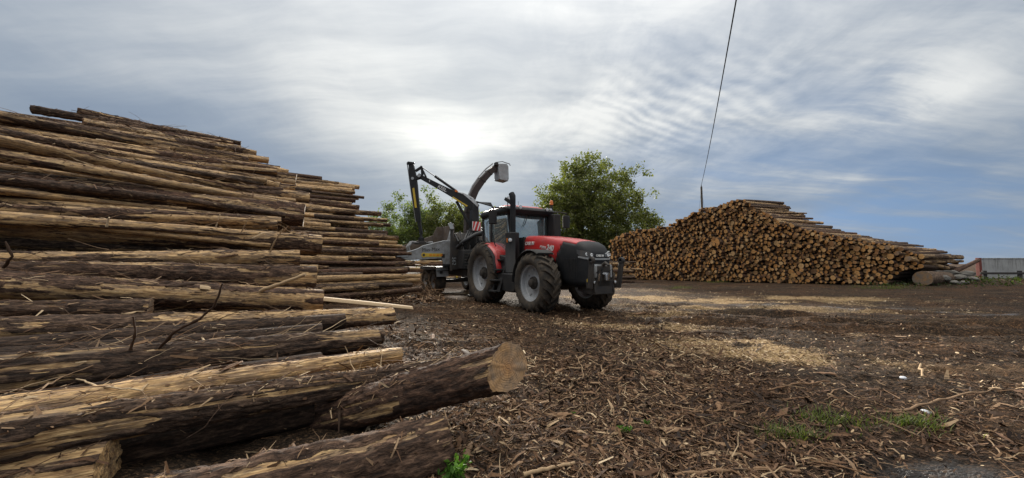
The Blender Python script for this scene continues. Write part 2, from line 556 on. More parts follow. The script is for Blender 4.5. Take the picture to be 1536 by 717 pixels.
def ground_h(x, y):
    x, y = np.asarray(x, float), np.asarray(y, float)
    near = 1 - sstep(np.hypot(x - 3, y - 8), 18, 60)
    z = (fbm(x * 0.35, y * 0.35, 3.1, 3) - 0.5) * 0.16 * near
    z = z + (fbm(x * 2.1, y * 2.1, 8.2, 4) - 0.5) * 0.15 * near
    z = z + (fbm(x * 9.0, y * 9.0, 1.2, 3) - 0.5) * 0.06 * (1 - sstep(np.hypot(x, y), 8, 16))
    # wheel ruts running past the machine towards the lower right
    for off, dep in ((0.0, .10), (1.9, .10), (3.3, .07), (5.1, .07), (-2.2, .06)):
        d = (x - 3.2 - off) * 0.34 + (y - 9.6 - off * .15) * 0.94 + (vnoise(x * .5, y * .5, off) - .5) * .5
        z = z - dep * np.exp(-(d / .26) ** 2) * sstep(x, 1.5, 4.0) * near + dep * .6 * np.exp(-((np.abs(d) - .5) / .2) ** 2) * sstep(x, 1.5, 4.0) * near
    # level standing for the machine
    lev = np.exp(-(((x + .9) / 3.6) ** 4 + ((y - 13.7) / 4.6) ** 4))
    z = z * (1 - .85 * lev)
    # soil bank under the wall on the right, and a puddle hollow
    z = z + .38 * np.exp(-(((x - 27.5) / 5.5) ** 4 + ((y - 22.6) / 1.6) ** 2)) * (0.7 + .6 * fbm(x * 1.3, y * 1.3, 4.4, 3))
    z = z - .085 * np.exp(-(((x - 2.62) / .38) ** 2 + ((y - 2.38) / .22) ** 2))
    # raised litter under the left piles
    V = -.6 * x + .8 * y
    z = z + .10 * np.exp(-((V - 5.5) / 3.5) ** 2) * sstep(-x, .3, 2.5)
    return z


def gz(x, y):
    return float(ground_h(x, y))


def axis_steps(lo, hi, c0, c1, fine, grow):
    """coordinates that are fine between c0 and c1 and widen outwards"""
    mid = list(np.arange(c0, c1, fine))
    s, v, right = fine, c1, []
    while v < hi:
        right.append(v); s *= grow; v += s
    right.append(hi)
    s, v, left = fine, c0 - fine, []
    while v > lo:
        left.append(v); s *= grow; v -= s
    left.append(lo)
    return np.array(left[::-1] + mid + right)


gx = axis_steps(-900, 900, -3.2, 6.5, 0.034, 1.045)
gy = axis_steps(-200, 1500, 1.9, 9.0, 0.034, 1.04)
GX, GY = np.meshgrid(gx, gy)
GZ = ground_h(GX, GY)
nx, ny = len(gx), len(gy)
idx = np.arange(nx * ny).reshape(ny, nx)
gf = np.stack([idx[:-1, :-1], idx[:-1, 1:], idx[1:, 1:], idx[1:, :-1]], -1).reshape(-1, 4)


def blob(x, y, cx, cy, sx, sy, rot=0.0):
    c, s = math.cos(rot), math.sin(rot)
    u, v = (x - cx) * c + (y - cy) * s, -(x - cx) * s + (y - cy) * c
    return np.exp(-((u / sx) ** 2 + (v / sy) ** 2))


def sawdust(x, y):
    """where pale sawdust and chips have spilled"""
    s = 0
    for px, py, sx, sy, k in ((1030, 450, 3.6, .9, 1.2), (1130, 464, 3.0, .6, 1.1), (960, 446, 2.5, .8, 1.0), (1210, 447, 4.0, .8, .9), (985, 470, 1.6, .6, .75), (870, 458, 1.5, .35, .8), (900, 487, 1.1, .7, .55), (1090, 525, 1.25, .55, 1.2), (1180, 520, 1.1, .5, 1.05),
                              (1270, 545, .9, .42, .9), (1000, 490, 1.2, .5, .7), (1160, 452, 3.6, .7, .8), (1330, 465, 3.0, .5, .45), (700, 440, 1.3, .5, .9), (940, 436, 4, 1.2, .55), (1120, 560, .5, .3, .4), (1240, 500, .9, .35, .5)):
        p = at_z(px, py, 0)
        s = s + k * blob(x, y, p.x, p.y, sx, sy, -.25)
    n = fbm(x * 1.1, y * 1.7, 2.2, 4)
    return np.clip(s * sstep(n, .28, .66) * 1.25, 0, 1)


def wetness(x, y):
    p = at_z(1410, 705, 0)
    s = blob(x, y, p.x, p.y, .35, .2) + .7 * blob(x, y, *at_z(1500, 470, 0).xy, 4.5, 1.4, -.2) + .5 * blob(x, y, *at_z(1250, 462, 0).xy, 4, .4, -.25)
    return np.clip(s * sstep(fbm(x * .9, y * 1.6, 6.6, 4), .35, .6) * 1.3, 0, 1)


def make_ground_mat():
    m, t = newmat('bark_strewn_soil')
    oc = t.n('ShaderNodeTexCoord').outputs['Object']
    sd = t.n('ShaderNodeAttribute', attribute_name='sawdust').outputs['Fac']
    wt = t.n('ShaderNodeAttribute', attribute_name='wet').outputs['Fac']
    n1 = t.noise(oc, 2.3, 6, 0.65, 0.3)
    n2 = t.noise(oc, 16, 6, 0.7, 0.4)
    n3 = t.noise(oc, 70, 5, 0.7, 0.5)
    chip = t.n('ShaderNodeTexVoronoi', {'Vector': t.mapping(t.vec('ADD', oc, t.vec('SCALE', t.noise(oc, 12, 3, .6, 0, True), scale=.06)), scale=(1, 1.5, 1)), 'Scale': 42.0, 'Randomness': 1.0})
    csp = t.n('ShaderNodeSeparateColor', {0: chip.outputs['Color']})
    mud = t.ramp(t.math('ADD', t.math('MULTIPLY', n1, .45), t.math('MULTIPLY', n3, .55)), [(.32, (.007, .0055, .0045)), (.5, (.022, .016, .011)), (.66, (.060, .042, .028)), (.82, (.14, .10, .066))])
    brk = t.ramp(csp.outputs[0], [(0, (.02, .014, .010)), (.4, (.055, .036, .024)), (.75, (.10, .062, .038)), (1, (.20, .125, .07))])
    c = t.mix(t.step(t.math('ADD', n2, t.math('MULTIPLY', csp.outputs[1], .35)), .52, .8, 0, .8), mud, brk)
    trk = t.noise(t.mapping(oc, rot=(0, 0, .33), scale=(.16, 1.5, 1)), 1.0, 6, .68, .4)
    c = t.mix(t.step(trk, .50, .68, 0, .8), c, t.mix(1.0, c, (.35, .33, .32), 'MULTIPLY'))
    c = t.mix(t.step(trk, .30, .46, .55, 0), c, t.ramp(n3, [(.3, (.075, .055, .036)), (.7, (.20, .145, .09))]))
    c = t.mix(t.step(t.noise(oc, .55, 5, .65), .42, .62, 0, .55), c, t.mix(1.0, c, (1.7, 1.3, .95), 'MULTIPLY'))
    saw = t.ramp(t.math('ADD', t.math('MULTIPLY', n3, .5), t.math('MULTIPLY', csp.outputs[2], .5)), [(.2, (.15, .095, .045)), (.5, (.34, .225, .11)), (.8, (.52, .38, .21))])
    f = t.step(t.math('ADD', sd, t.math('ADD', t.math('MULTIPLY', t.math('SUBTRACT', n2, .5), .9), t.math('MULTIPLY', t.math('SUBTRACT', csp.outputs[1], .5), .5))), .26, .95)
    c = t.mix(t.math('MULTIPLY', f, t.step(sd, .02, .2)), c, saw)
    dark = t.math('MULTIPLY', t.math('MULTIPLY', wt, .7), t.math('SUBTRACT', 1.0, t.math('MULTIPLY', f, .5)))
    c = t.mix(dark, c, t.mix(1.0, c, (.5, .5, .52), 'MULTIPLY'))
    ro = t.math('SUBTRACT', .93, t.math('MULTIPLY', t.step(t.math('ADD', wt, t.math('MULTIPLY', t.math('SUBTRACT', n2, .5), .8)), .35, .8), .55))
    h = t.math('ADD', t.math('ADD', t.math('MULTIPLY', n2, .6), t.math('MULTIPLY', n3, .35)), t.math('MULTIPLY', chip.outputs['Distance'], -.5))
    b = t.n('ShaderNodeBsdfPrincipled', {'Base Color': c, 'Roughness': ro, 'Specular IOR Level': t.math('ADD', .10, t.math('MULTIPLY', wt, .45)), 'Normal': bump(t, h, 1.0, .05)})
    finish(t, b.outputs[0])
    return m


M['soil'] = make_ground_mat()
gv = np.stack([GX, GY, GZ], -1).reshape(-1, 3)
g_me = np_mesh('ground', gv, gf, [M['soil']], True, {'sawdust': sawdust(GX, GY).ravel(), 'wet': wetness(GX, GY).ravel()})
tag(link('ground', g_me), 'dark soil of the yard strewn with bark and sawdust', kind='structure')

# ------------------------------------------------------------------ logs
U = Vector((0.8, 0.6, 0.0))        # direction in which the logs of the left piles lie
VV = Vector((-0.6, 0.8, 0.0))      # back into the piles


def log_geo(L, r0, r1, sides, rings, seed, bmp=0.06, bend=0.03, oval=0.06, slant=(0.0, 0.0), plates=None):
    """bumpy tapered stem along +x from 0 to L; rings of points, returned as (rings, sides, 3)"""
    rg = np.random.default_rng(seed)
    t = np.linspace(0, 1, rings)[:, None]
    th = np.linspace(0, 2 * np.pi, sides, endpoint=False)[None, :]
    rad = r0 + (r1 - r0) * t
    ph = rg.uniform(0, 6.28, 4)
    rad = rad * (1 + oval * np.cos(2 * th + ph[0]) + 0.5 * oval * np.cos(3 * th + ph[1] + 2 * t))
    x = t * L + 0 * th
    s = rg.uniform(0, 500)
    n = fbm(x * 1.6 + s, np.cos(th) * 1.6 + 0 * t, np.sin(th) * 1.6 + 0 * t, 4, 0.6) - 0.5
    k = fbm(x * 7 + s, np.cos(th) * 4 + 0 * t, np.sin(th) * 4 + 0 * t, 3, 0.6) - 0.5
    rad = rad * (1 + bmp * (1.6 * n + 0.8 * k))
    for _ in range(int(rg.integers(2, 6))):                    # swellings where branches were
        xc, tc, sw = rg.uniform(0.05, .95) * L, rg.uniform(0, 6.28), rg.uniform(.06, .13)
        dt = np.angle(np.exp(1j * (th - tc)))
        rad = rad * (1 + rg.uniform(.08, .2) * np.exp(-((x - xc) / sw) ** 2 - (dt / .35) ** 2))
    pl = None
    if plates is not None:                                     # bark plates standing proud of stripped wood
        cx_, sx_ = np.cos(th) + 0 * t, np.sin(th) + 0 * t
        pm = fbm(x * .9 + s, cx_ * 1.5 + 4, sx_ * 1.5, 5, .6) + .25 * (fbm(x * 1.2 + s, cx_ * 6, sx_ * 6, 3) - .5)
        thr = .70 - .36 * plates
        pl = np.clip((pm - thr) / .05 + .5, 0, 1)
        ridge = np.abs(fbm(x * 7 + s, cx_ * 4.5, sx_ * 4.5, 4, .6) - .5) * 2
        fibre = fbm(x * 1.3 + s, cx_ * 11, sx_ * 11, 3) - .5
        rad = rad + (1 - pl) * (.016 * np.clip(ridge * 2.2, 0, 1) - .002) + pl * (.012 * fibre - .006)
    by = bend * L * (np.sin(t * 3.14 + ph[2]) - np.sin(ph[2])) * .35
    bz = bend * L * (np.sin(t * 4.2 + ph[3]) - np.sin(ph[3])) * .18
    y, z = rad * np.cos(th) + by, rad * np.sin(th) + bz
    e = np.clip(1 - t * L / .25, 0, 1) * slant[0] + np.clip(1 - (1 - t) * L / .25, 0, 1) * slant[1]
    x = x + e * (y - by) + (t > .999) * (k * .03) - (t < .001) * (k * .03)
    return np.stack([x, y, z], -1) if plates is None else (np.stack([x, y, z], -1), pl)


def ring_faces(rings, sides, base=0):
    i = np.arange(rings - 1)[:, None] * sides
    k = np.arange(sides)[None, :]
    q = (k + 1) % sides
    return (np.stack([i + k, i + q, i + sides + q, i + sides + k], -1).reshape(-1, 4) + base)


def cap_mesh(name, ring, out, mat, jag=0.0, seed=0):
    """a sawn face on an end ring: two inner rings and a centre, slightly uneven"""
    n = len(ring); c = ring.mean(0)
    rg = np.random.default_rng(seed)
    vs = [ring + np.array([out * .001, 0, 0])]
    for f in (.66, .33):
        r = c + (ring - c) * f
        r[:, 0] += out * (.002 + rg.uniform(-1, 1, n) * (.0004 + jag * .25))
        vs.append(r)
    vs.append((c + np.array([out * .003, 0, 0]))[None])
    v = np.concatenate(vs)
    fs = []
    for i in range(2):
        for k in range(n):
            q = (k + 1) % n
            fs.append([i * n + k, i * n + q, (i + 1) * n + q, (i + 1) * n + k])
    fs += [[2 * n + k, 2 * n + (k + 1) % n, 3 * n] for k in range(n)]
    if out < 0: fs = [f[::-1] for f in fs]
    v = v - np.array([0, c[1], c[2]])
    me = np_mesh(name, v, fs, [mat], True)
    return me, (0.0, float(c[1]), float(c[2]))


class LogKind:
    """mesh data of one log shape, shared between alike logs"""
    def __init__(s, L, r0, r1, sides=14, rings=14, seed=0, bmp=.06, bend=.03, oval=.06, slant=(0, 0), jag=(0, 0), plates=None):
        g = log_geo(L, r0, r1, sides, rings, seed, bmp, bend, oval, slant, plates)
        at_ = None
        if plates is not None:
            g, pl = g
            at_ = {'pl': pl.ravel(), 'pg': np.ones(pl.size)}
        s.L, s.r0, s.r1, s.g = L, r0, r1, g
        f = ring_faces(rings, sides)
        s.body = np_mesh('log', g.reshape(-1, 3), f, [M['bark']], True, at_)
        s.e0 = cap_mesh('cut_end', g[0], -1, M['end_worn'], jag[0], seed)
        s.e1 = cap_mesh('cut_end', g[-1], 1, M['end_worn'], jag[1], seed + 1)


BVH_V, BVH_F = [], []              # simplified copies of the logs for dropping litter on them


def place_log(kind, p0, d, label, group=None, color=(.4, .5, .5), roll=None, name='log', ends=(1, 1), sc=(1, 1, 1), cat='log'):
    d = Vector(d).normalized()
    q = Vector((1, 0, 0)).rotation_difference(d)
    roll = random.uniform(0, 6.28) if roll is None else roll
    o = link(name, kind.body)
    o.rotation_mode = 'QUATERNION'
    o.rotation_quaternion = q @ Quaternion((1, 0, 0), roll)
    o.location = p0
    o.scale = sc
    o.color = (*color, 1)
    tag(o, label, cat, group)
    for on, (me, c) in zip(ends, (kind.e0, kind.e1)):
        if on:
            e = link('cut_end', me, o)
            e.location = c
    mat = Matrix.LocRotScale(Vector(p0), o.rotation_quaternion, Vector(sc))
    pts = kind.g[::max(1, len(kind.g) // 8), ::max(1, kind.g.shape[1] // 8)].copy()
    b, (nr, ns, _) = len(BVH_V), pts.shape
    BVH_V.extend([mat @ Vector(p) for p in pts.reshape(-1, 3)])
    BVH_F.extend([tuple(f) for f in ring_faces(nr, ns, b).tolist()])
    return o


def stub(parent, kind, t, ang, length, rad, lean=.5):
    """snapped branch standing on a log, in the log's own axes"""
    i = min(int(t * (len(kind.g) - 1)), len(kind.g) - 1)
    c = kind.g[i].mean(0)
    dirv = Vector((lean, math.cos(ang), math.sin(ang))).normalized()
    r = kind.r0 + (kind.r1 - kind.r0) * t
    p = Vector(c) + dirv * r * .75
    pts = [p, p + dirv * length * .5 + Vector((.01, .01, 0)), p + dirv * length + Vector((.04, 0, .02)) * length]
    o = MB().tube(pts, [rad * 1.4, rad, rad * .6], 7).build('branch_stub', M['bark'], parent)
    o.color = parent.color
    return o


# profile of the first pile: height of the log centres against distance back
def prof1(V):
    return float(np.interp(V, [2.5, 6.2, 13.9, 15.2, 19.0], [.30, .45, 5.0, 4.9, .3]))


def prof2(V):
    return float(np.interp(V, [12.9, 17.9, 18.6, 22.5], [.22, 4.80, 4.75, .2]))


def hit(px, py, prof, v0, v1):
    """where a pixel's ray meets the slope of a pile"""
    d = pray(px, py); o = Vector((0, 0, CAMH)); last = None
    for t in np.linspace(.5, 40, 1600):
        p = o + d * float(t); V = p.dot(VV)
        if V < v0: continue
        g = p.z - prof(V)
        if last is not None and (g < 0) != (last < 0): return p
        last = g
        if V > v1: break
    return None


# ---- logs of the first pile that can be told apart, by the pixels of their two ends
#      left end, right end, thickness in pixels at both, peel/bright/warm, label, extra length beyond the left edge
HAND = [
    ((0, 500), (585, 472), 46, 27, (.62, .62, .3), 'pale grey log with peeled bark, reaching out lowest from the near pile', 1.3, None),
    ((0, 428), (483, 455), 46, 38, (.55, .45, .6), 'thick purplish-brown log, stripped yellow along its middle, below the thin split slab', 1.2, None),
    ((0, 465), (225, 466), 24, 24, (.25, .35, .4), 'thin dark log squeezed between two thicker ones at the left edge of the near pile', 1.0, None),
    ((20, 390), (448, 391), 25, 27, (.6, .65, .2), 'pale weathered log with a blunt rounded end, halfway up the near pile', 0.5, None),
    ((150, 410), (473, 413), 30, 32, (.42, .42, .5), 'brown log with a dark snapped end, under the pale weathered one', 1.6, None),
    ((0, 340), (480, 366), 46, 31, (.66, .5, .4), 'large light brown log with a wide dark hollow below it, near pile', 1.5, None),
    ((0, 308), (340, 338), 46, 26, (.06, .12, .2), 'almost black log beneath the orange peeled one, near pile', 1.2, None),
    ((225, 300), (456, 325), 28, 33, (.30, .38, .9), 'reddish-brown log with flaking bark, its end above the dark hollow of the near pile', 1.2, None),
    ((0, 262), (205, 302), 34, 22, (1.0, .75, .7), 'orange-yellow fully peeled log sloping down at the left of the near pile', 1.2, None),
    ((60, 232), (372, 303), 19, 17, (.05, .2, .3), 'long dark unpeeled log lying aslant over the upper slope of the near pile', 0.0, None),
    ((0, 217), (420, 284), 26, 15, (.8, .55, .5), 'long yellowish log just above the dark aslant one, near pile', 0.6, None),
    ((0, 182), (215, 236), 24, 16, (.0, .22, .4), 'dark brown smooth log running down from the upper left edge of the photo', 1.0, None),
    ((350, 284), (462, 297), 19, 17, (.7, .5, .4), 'tan log end standing out beside the rear pile, upper near pile', 2.0, None),
    ((300, 250), (444, 269), 15, 14, (.45, .45, .5), 'log whose end touches the skyline beside the rear pile', 2.2, None),
    ((75, 158), (358, 208), 13, 10, (.35, .5, .3), 'second log from the top of the near pile, jutting out at the upper left', 0.0, None),
    ((112, 155), (354, 201), 13, 11, (.12, .42, .2), 'topmost log of the near pile, grey-brown against the sky', 0.0, None),
    ((50, 164), (220, 196), 13, 10, (.05, .25, .3), 'short dark log sticking out left at the top of the near pile', 0.0, None),
    ((240, 213), (403, 241), 12, 11, (.75, .6, .5), 'yellowish log reaching out to the right on the skyline below the two topmost ones', 1.0, None),
]
ends_px = [(585, 474), (485, 455), (473, 415), (462, 392), (474, 366), (456, 336), (458, 311), (459, 298), (441, 270), (412, 252), (402, 240), (376, 220), (356, 206)]
END_V, END_U = [], []
for e in ends_px:
    p = hit(*e, prof1, 2.5, 14.0)
    if p: END_V.append(p.dot(VV)); END_U.append(p.dot(U))
o_ = np.argsort(END_V); END_V = np.array(END_V)[o_]; END_U = np.array(END_U)[o_]


def uvz(u, V, z):
    return Vector((U.x * u + VV.x * V, U.y * u + VV.y * V, z))


seed = 100
for a, b, ta, tb, colr, lab, ext, grp in HAND:
    A, B = hit(*a, prof1, 2.5, 14.3), hit(*b, prof1, 2.5, 14.3)
    if A is None or B is None:
        print('miss', lab); continue
    d = (B - A).normalized()
    ra, rb = ta * A.y / FPX / 2, tb * B.y / FPX / 2
    L = (B - A).length
    slope = (rb - ra) / L
    r0 = max(.06, min(.26, ra - slope * ext)); rb = max(.06, min(.24, rb))
    A2 = A - d * ext
    seed += 1
    k = LogKind(L + ext, r0, rb, 44, int((L + ext) / .035), seed, .11, random.uniform(.012, .035), .08, (random.uniform(-.2, .2), random.uniform(-.2, .2)), (.004, .006), plates=colr[0])
    o = place_log(k, A2, d, lab, grp, colr)
    for _ in range(random.choice((0, 1, 1, 2))):
        stub(o, k, random.uniform(.35, .95), random.uniform(0, 6.28), random.uniform(.04, .14), .014)

# the fallen logs in the foreground
def fore(a, za, b, zb, r0, r1, colr, lab, ext=0.0, ext2=0.0, sides=64, rings=190, bmp=.10, bend=.012, slant=(0, 0), jag=(.004, .004), stubs=2, roll=0.3, name='log'):
    global seed
    A, B = at_z(*a, za), at_z(*b, zb)
    d = (B - A).normalized()
    A2, L = A - d * ext, (B - A).length + ext + ext2
    seed += 1
    k = LogKind(L, r0, r1, sides, rings, seed, bmp, bend, .07, slant, jag, plates=colr[0])
    o = place_log(k, A2, d, lab, None, colr, roll, name)
    for _ in range(stubs):
        stub(o, k, random.uniform(.3, .95), random.uniform(0, 6.28), random.uniform(.03, .1), .011)
    return o, k


fore((0, 562), .46, (568, 507), .40, .185, .10, (.36, .16, .3), 'dark log with a pale torn split, second row of the fallen logs in the foreground', 1.2)
fore((0, 655), .36, (738, 534), .34, .135, .075, (.42, .42, .3), 'long dark log with yellow flecks lying across the foreground behind the sawn one', .9)
fore((225, 590), .34, (602, 531), .34, .115, .075, (.92, .7, .5), 'broken peeled log with splintered wood between the dark foreground logs', .7, bmp=.2)
fg, fgk = fore((520, 616), .13, (764, 551), .56, .135, .148, (.22, .26, .8), 'foreground log with a round sawn end showing its rings, tilted up off the ground', .9, slant=(0, .62), roll=.0, bmp=.06)
fore((240, 800), .06, (668, 674), .10, .20, .165, (.10, .55, .5), 'rotten log covered in splinters and shreds at the bottom edge', .5, bmp=.26, jag=(.01, .02))
bt, btk = fore((-60, 742), .10, (162, 700), .13, .17, .14, (.45, .35, .4), 'thick log butt with a flaked pale patch in the lower left corner', .5)
for me_, _ in (btk.e0, btk.e1): me_.materials[0] = M['bark']
# logs that carry the fallen ones
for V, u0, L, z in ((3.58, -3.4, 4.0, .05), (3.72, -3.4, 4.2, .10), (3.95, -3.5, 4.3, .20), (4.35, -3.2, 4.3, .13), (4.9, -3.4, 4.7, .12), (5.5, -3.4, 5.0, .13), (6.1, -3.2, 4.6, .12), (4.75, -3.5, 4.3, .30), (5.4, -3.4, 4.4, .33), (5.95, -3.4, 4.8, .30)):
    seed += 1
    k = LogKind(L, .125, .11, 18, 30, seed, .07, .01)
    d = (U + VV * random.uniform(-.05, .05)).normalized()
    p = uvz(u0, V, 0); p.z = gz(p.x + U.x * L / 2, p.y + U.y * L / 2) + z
    place_log(k, p, d, 'log with shade painted into its bark, under the fallen foreground logs of the near pile', 'logs under the foreground logs', (.0, -.25, .4))  # bark colour darkened to paint in the shade of the hollow
# broken short log lying between rows at the right, and the thin split slab
fore((440, 512), .36, (575, 503), .34, .10, .095, (.25, .48, .15), 'grey log stump end lying beside the torn split in the foreground', .0, rings=50, sides=36)

# ---- filler rows of the first pile's slope: shared shapes
KINDS = []
for i in range(14):
    L = (4.3, 4.7, 5.1, 4.5, 3.9, 4.9, 5.3)[i % 7]
    r = (.075, .09, .068, .098, .082, .062, .11)[i % 7]
    KINDS.append(LogKind(L, r * 1.12, r * .78, 20, 60, 300 + i, .10, .03, .08, plates=(.25, .9, .55, .75, .4, 1.0, .6)[i % 7]))


def lcol():
    p = random.random()
    if p < .25: return (random.uniform(0, .2), random.uniform(.15, .35), random.random())
    if p < .6: return (random.uniform(.4, .75), random.uniform(.4, .65), random.random())
    return (random.uniform(.75, 1), random.uniform(.5, .75), random.random())


def slope_label(z):
    if z > 3.6: return 'weathered log among the upper rows of the tall near pile', 'logs on the upper slope of the near pile'
    if z > 1.9: return 'weathered log among the middle rows of the tall near pile', 'logs on the middle slope of the near pile'
    return 'weathered log among the lowest rows of the tall near pile', 'logs on the lower slope of the near pile'


V = 6.35
while V < 13.8:
    k = random.choice(KINDS)
    ue = float(np.interp(V, END_V, END_U)) + random.uniform(-.6, .18)
    if V > 12.9: ue -= .1
    upper = V > 9.3
    off = random.uniform(-.14, .03) if upper else -.34
    d = (U + VV * random.gauss(0, .03) + Vector((0, 0, random.gauss(-.022 if upper else 0, .016)))).normalized()
    fx = .66 if V > 12.5 else 1.0
    p = uvz(ue, V, prof1(V) + off) - d * k.L * fx
    l, g = slope_label(p.z)
    place_log(k, p, d, l, g, lcol(), sc=(fx, 1, 1))
    V += k.r0 * (1.6 if upper else 1.75)
# logs thrown loosely over the slope
for _ in range(30):
    V = random.uniform(8.0, 12.2)
    k = random.choice(KINDS)
    ue = float(np.interp(V, END_V, END_U)) + random.uniform(-2.2, -.1)
    d = (U + VV * random.gauss(0, .085) + Vector((0, 0, random.gauss(-.045, .045)))).normalized()
    p = uvz(ue, V, prof1(V) + k.r0 * .9) - d * k.L
    l, g = slope_label(p.z)
    place_log(k, p, d, l.replace('among', 'lying loosely over'), g.replace('logs on', 'loose logs on'), lcol())
# a second lot further left, beyond the first ones' far ends
V = 6.6
while V < 11.8:
    k = random.choice(KINDS)
    ue = float(np.interp(V, END_V, END_U)) - random.uniform(4.3, 5.0)
    d = (U + VV * random.gauss(0, .02)).normalized()
    p = uvz(ue, V, prof1(V) - .10) - d * k.L
    place_log(k, p, d, 'weathered log at the left edge of the tall near pile', 'logs at the left edge of the near pile', lcol())
    V += .34

# ---- the pile behind it
K2 = []
for i in range(12):
    L = (4.6, 4.2, 5.0, 4.4)[i % 4]
    r = (.085, .10, .075, .11, .09, .12)[i % 6]
    K2.append(LogKind(L, r * 1.05, r * .82, 14, 24, 400 + i, .08, .022, .06))
e2 = [(540, 290), (546, 301), (556, 316), (572, 328), (590, 338), (603, 348), (616, 358), (620, 375), (622, 396), (622, 415)]
E2V, E2U = [], []
for e in e2:
    p = hit(*e, prof2, 12.9, 18.2)
    if p: E2V.append(p.dot(VV)); E2U.append(p.dot(U))
o_ = np.argsort(E2V); E2V = np.array(E2V)[o_]; E2U = np.array(E2U)[o_]
V = 13.0
while V < 18.5:
    for rep in range(2):
        k = random.choice(K2)
        ue = float(np.interp(V, E2V, E2U)) + (random.uniform(-.85, .22) if rep == 0 else random.uniform(-3.4, -1.2))
        d = (U + VV * random.gauss(0, .02) + Vector((0, 0, random.gauss(0, .014)))).normalized()
        p = uvz(ue, V + rep * .06, prof2(V) + rep * .10 + random.uniform(-.05, .03)) - d * k.L
        hi = p.z > 2.3
        place_log(k, p, d, 'thin log in the %s half of the rear left pile, beside the feed tray' % ('upper' if hi else 'lower'), 'logs of the rear left pile, %s half' % ('upper' if hi else 'lower'), lcol())
    V += k.r0 * 1.62

# ---- low stack far behind the chipper
for row in range(9):
    for j in range(-2, 3):
        k = K2[(row * 3 + j) % 12]
        c = Vector((-3.2 + j * 4.4 + random.uniform(-.3, .3), 24.4 + row * .12, .12 + row * .21))
        if row > 6 and j == 2: continue
        place_log(k, c - Vector((1, 0, 0)) * k.L / 2, Vector((1, random.uniform(-.02, .02), random.uniform(-.01, .01))), 'log of the low stack seen behind and beneath the chipper', 'logs of the low stack behind the chipper', lcol())


# ---- hidden inside of the left piles: uncounted logs that fill them
def fill(name, cells, label):
    vs, fs, rn = [], [], []
    n = 0
    th = np.linspace(0, 2 * np.pi, 8, endpoint=False)
    for p, d, L, r in cells:
        d = Vector(d).normalized()
        a = d.cross(Vector((0, 0, 1))).normalized(); b = a.cross(d)
        ring = np.cos(th)[:, None] * np.array(a)[None] * r + np.sin(th)[:, None] * np.array(b)[None] * r
        p = np.array(p); dd = np.array(d)
        vs += [p + ring, p + dd * L + ring]
        fs += ring_faces(2, 8, n).tolist() + [list(range(n, n + 8))[::-1], list(range(n + 8, n + 16))]
        rn += [random.random()] * 16
        n += 16
    me = np_mesh(name, np.concatenate(vs), fs, [M['bark_fill']], True, {'rnd': rn})
    me.set_sharp_from_angle(angle=R(40))
    return tag(link(name, me), label, kind='stuff')


cells = []
for V in np.arange(6.8, 17.5, .24):
    for i, z in enumerate(np.arange(.12, 5.0, .215)):
        v2 = V + (i % 2) * .12
        if z > prof1(v2) - .26: continue
        ue = float(np.interp(min(v2, 13.9), END_V, END_U)) - random.uniform(.25, .8)
        cells.append((uvz(ue - 4.6, v2, z), U, 4.6, .118))
for V in np.arange(13.4, 21.5, .24):
    for i, z in enumerate(np.arange(.12, 4.4, .215)):
        v2 = V + (i % 2) * .12
        if z > prof2(v2) - .26: continue
        ue = float(np.interp(min(v2, 18), E2V, E2U)) - random.uniform(.25, .8)
        cells.append((uvz(ue - 4.0, v2, z), U, 4.0, .118))
fill('packed_logs', cells, 'packed logs inside the left piles')

# ------------------------------------------------------------------ the long stack on the right
FA, FB = Vector((7.9, 31.0, 0)), Vector((22.6, 21.2, 0))
FD = (FB - FA).normalized(); FL = (FB - FA).length
WD = Vector((.9, .436, 0)).normalized()
POLY = [(912, 421), (912, 364), (930, 353), (955, 345), (1000, 341), (1018, 330), (1045, 318), (1052, 312), (1075, 310), (1095, 301), (1112, 299), (1140, 316), (1168, 330),
        (1205, 343), (1250, 353), (1300, 362), (1340, 370), (1372, 382), (1398, 393), (1390, 403), (1350, 406), (1325, 430), (1200, 430), (1000, 424)]


def inside(x, y):
    c = False
    for i in range(len(POLY)):
        (x0, y0), (x1, y1) = POLY[i - 1], POLY[i]
        if (y0 > y) != (y1 > y) and x < (x1 - x0) * (y - y0) / (y1 - y0) + x0: c = not c
    return c


cs_, cz_, cr_ = np.zeros(0), np.zeros(0), np.zeros(0)
for rmin, rmax, tries in ((.14, .17, 900), (.09, .125, 6000), (.068, .09, 34000), (.045, .068, 44000)):
    S = rng.uniform(0, FL, tries); Z = rng.uniform(.06, 5.9, tries); RR = rng.uniform(rmin, rmax, tries)
    if rmin == .14: S, Z, RR = S[:110], Z[:110], RR[:110]
    for s_, z_, r_ in zip(S, Z, RR):
        if z_ < r_: continue
        p = FA + FD * s_
        px, py = project(p.x, p.y, z_)
        if not inside(px, py): continue
        if len(cs_) and np.any(np.hypot(cs_ - s_, cz_ - z_) < (cr_ + r_) * .95): continue
        cs_, cz_, cr_ = np.append(cs_, s_), np.append(cz_, z_), np.append(cr_, r_)
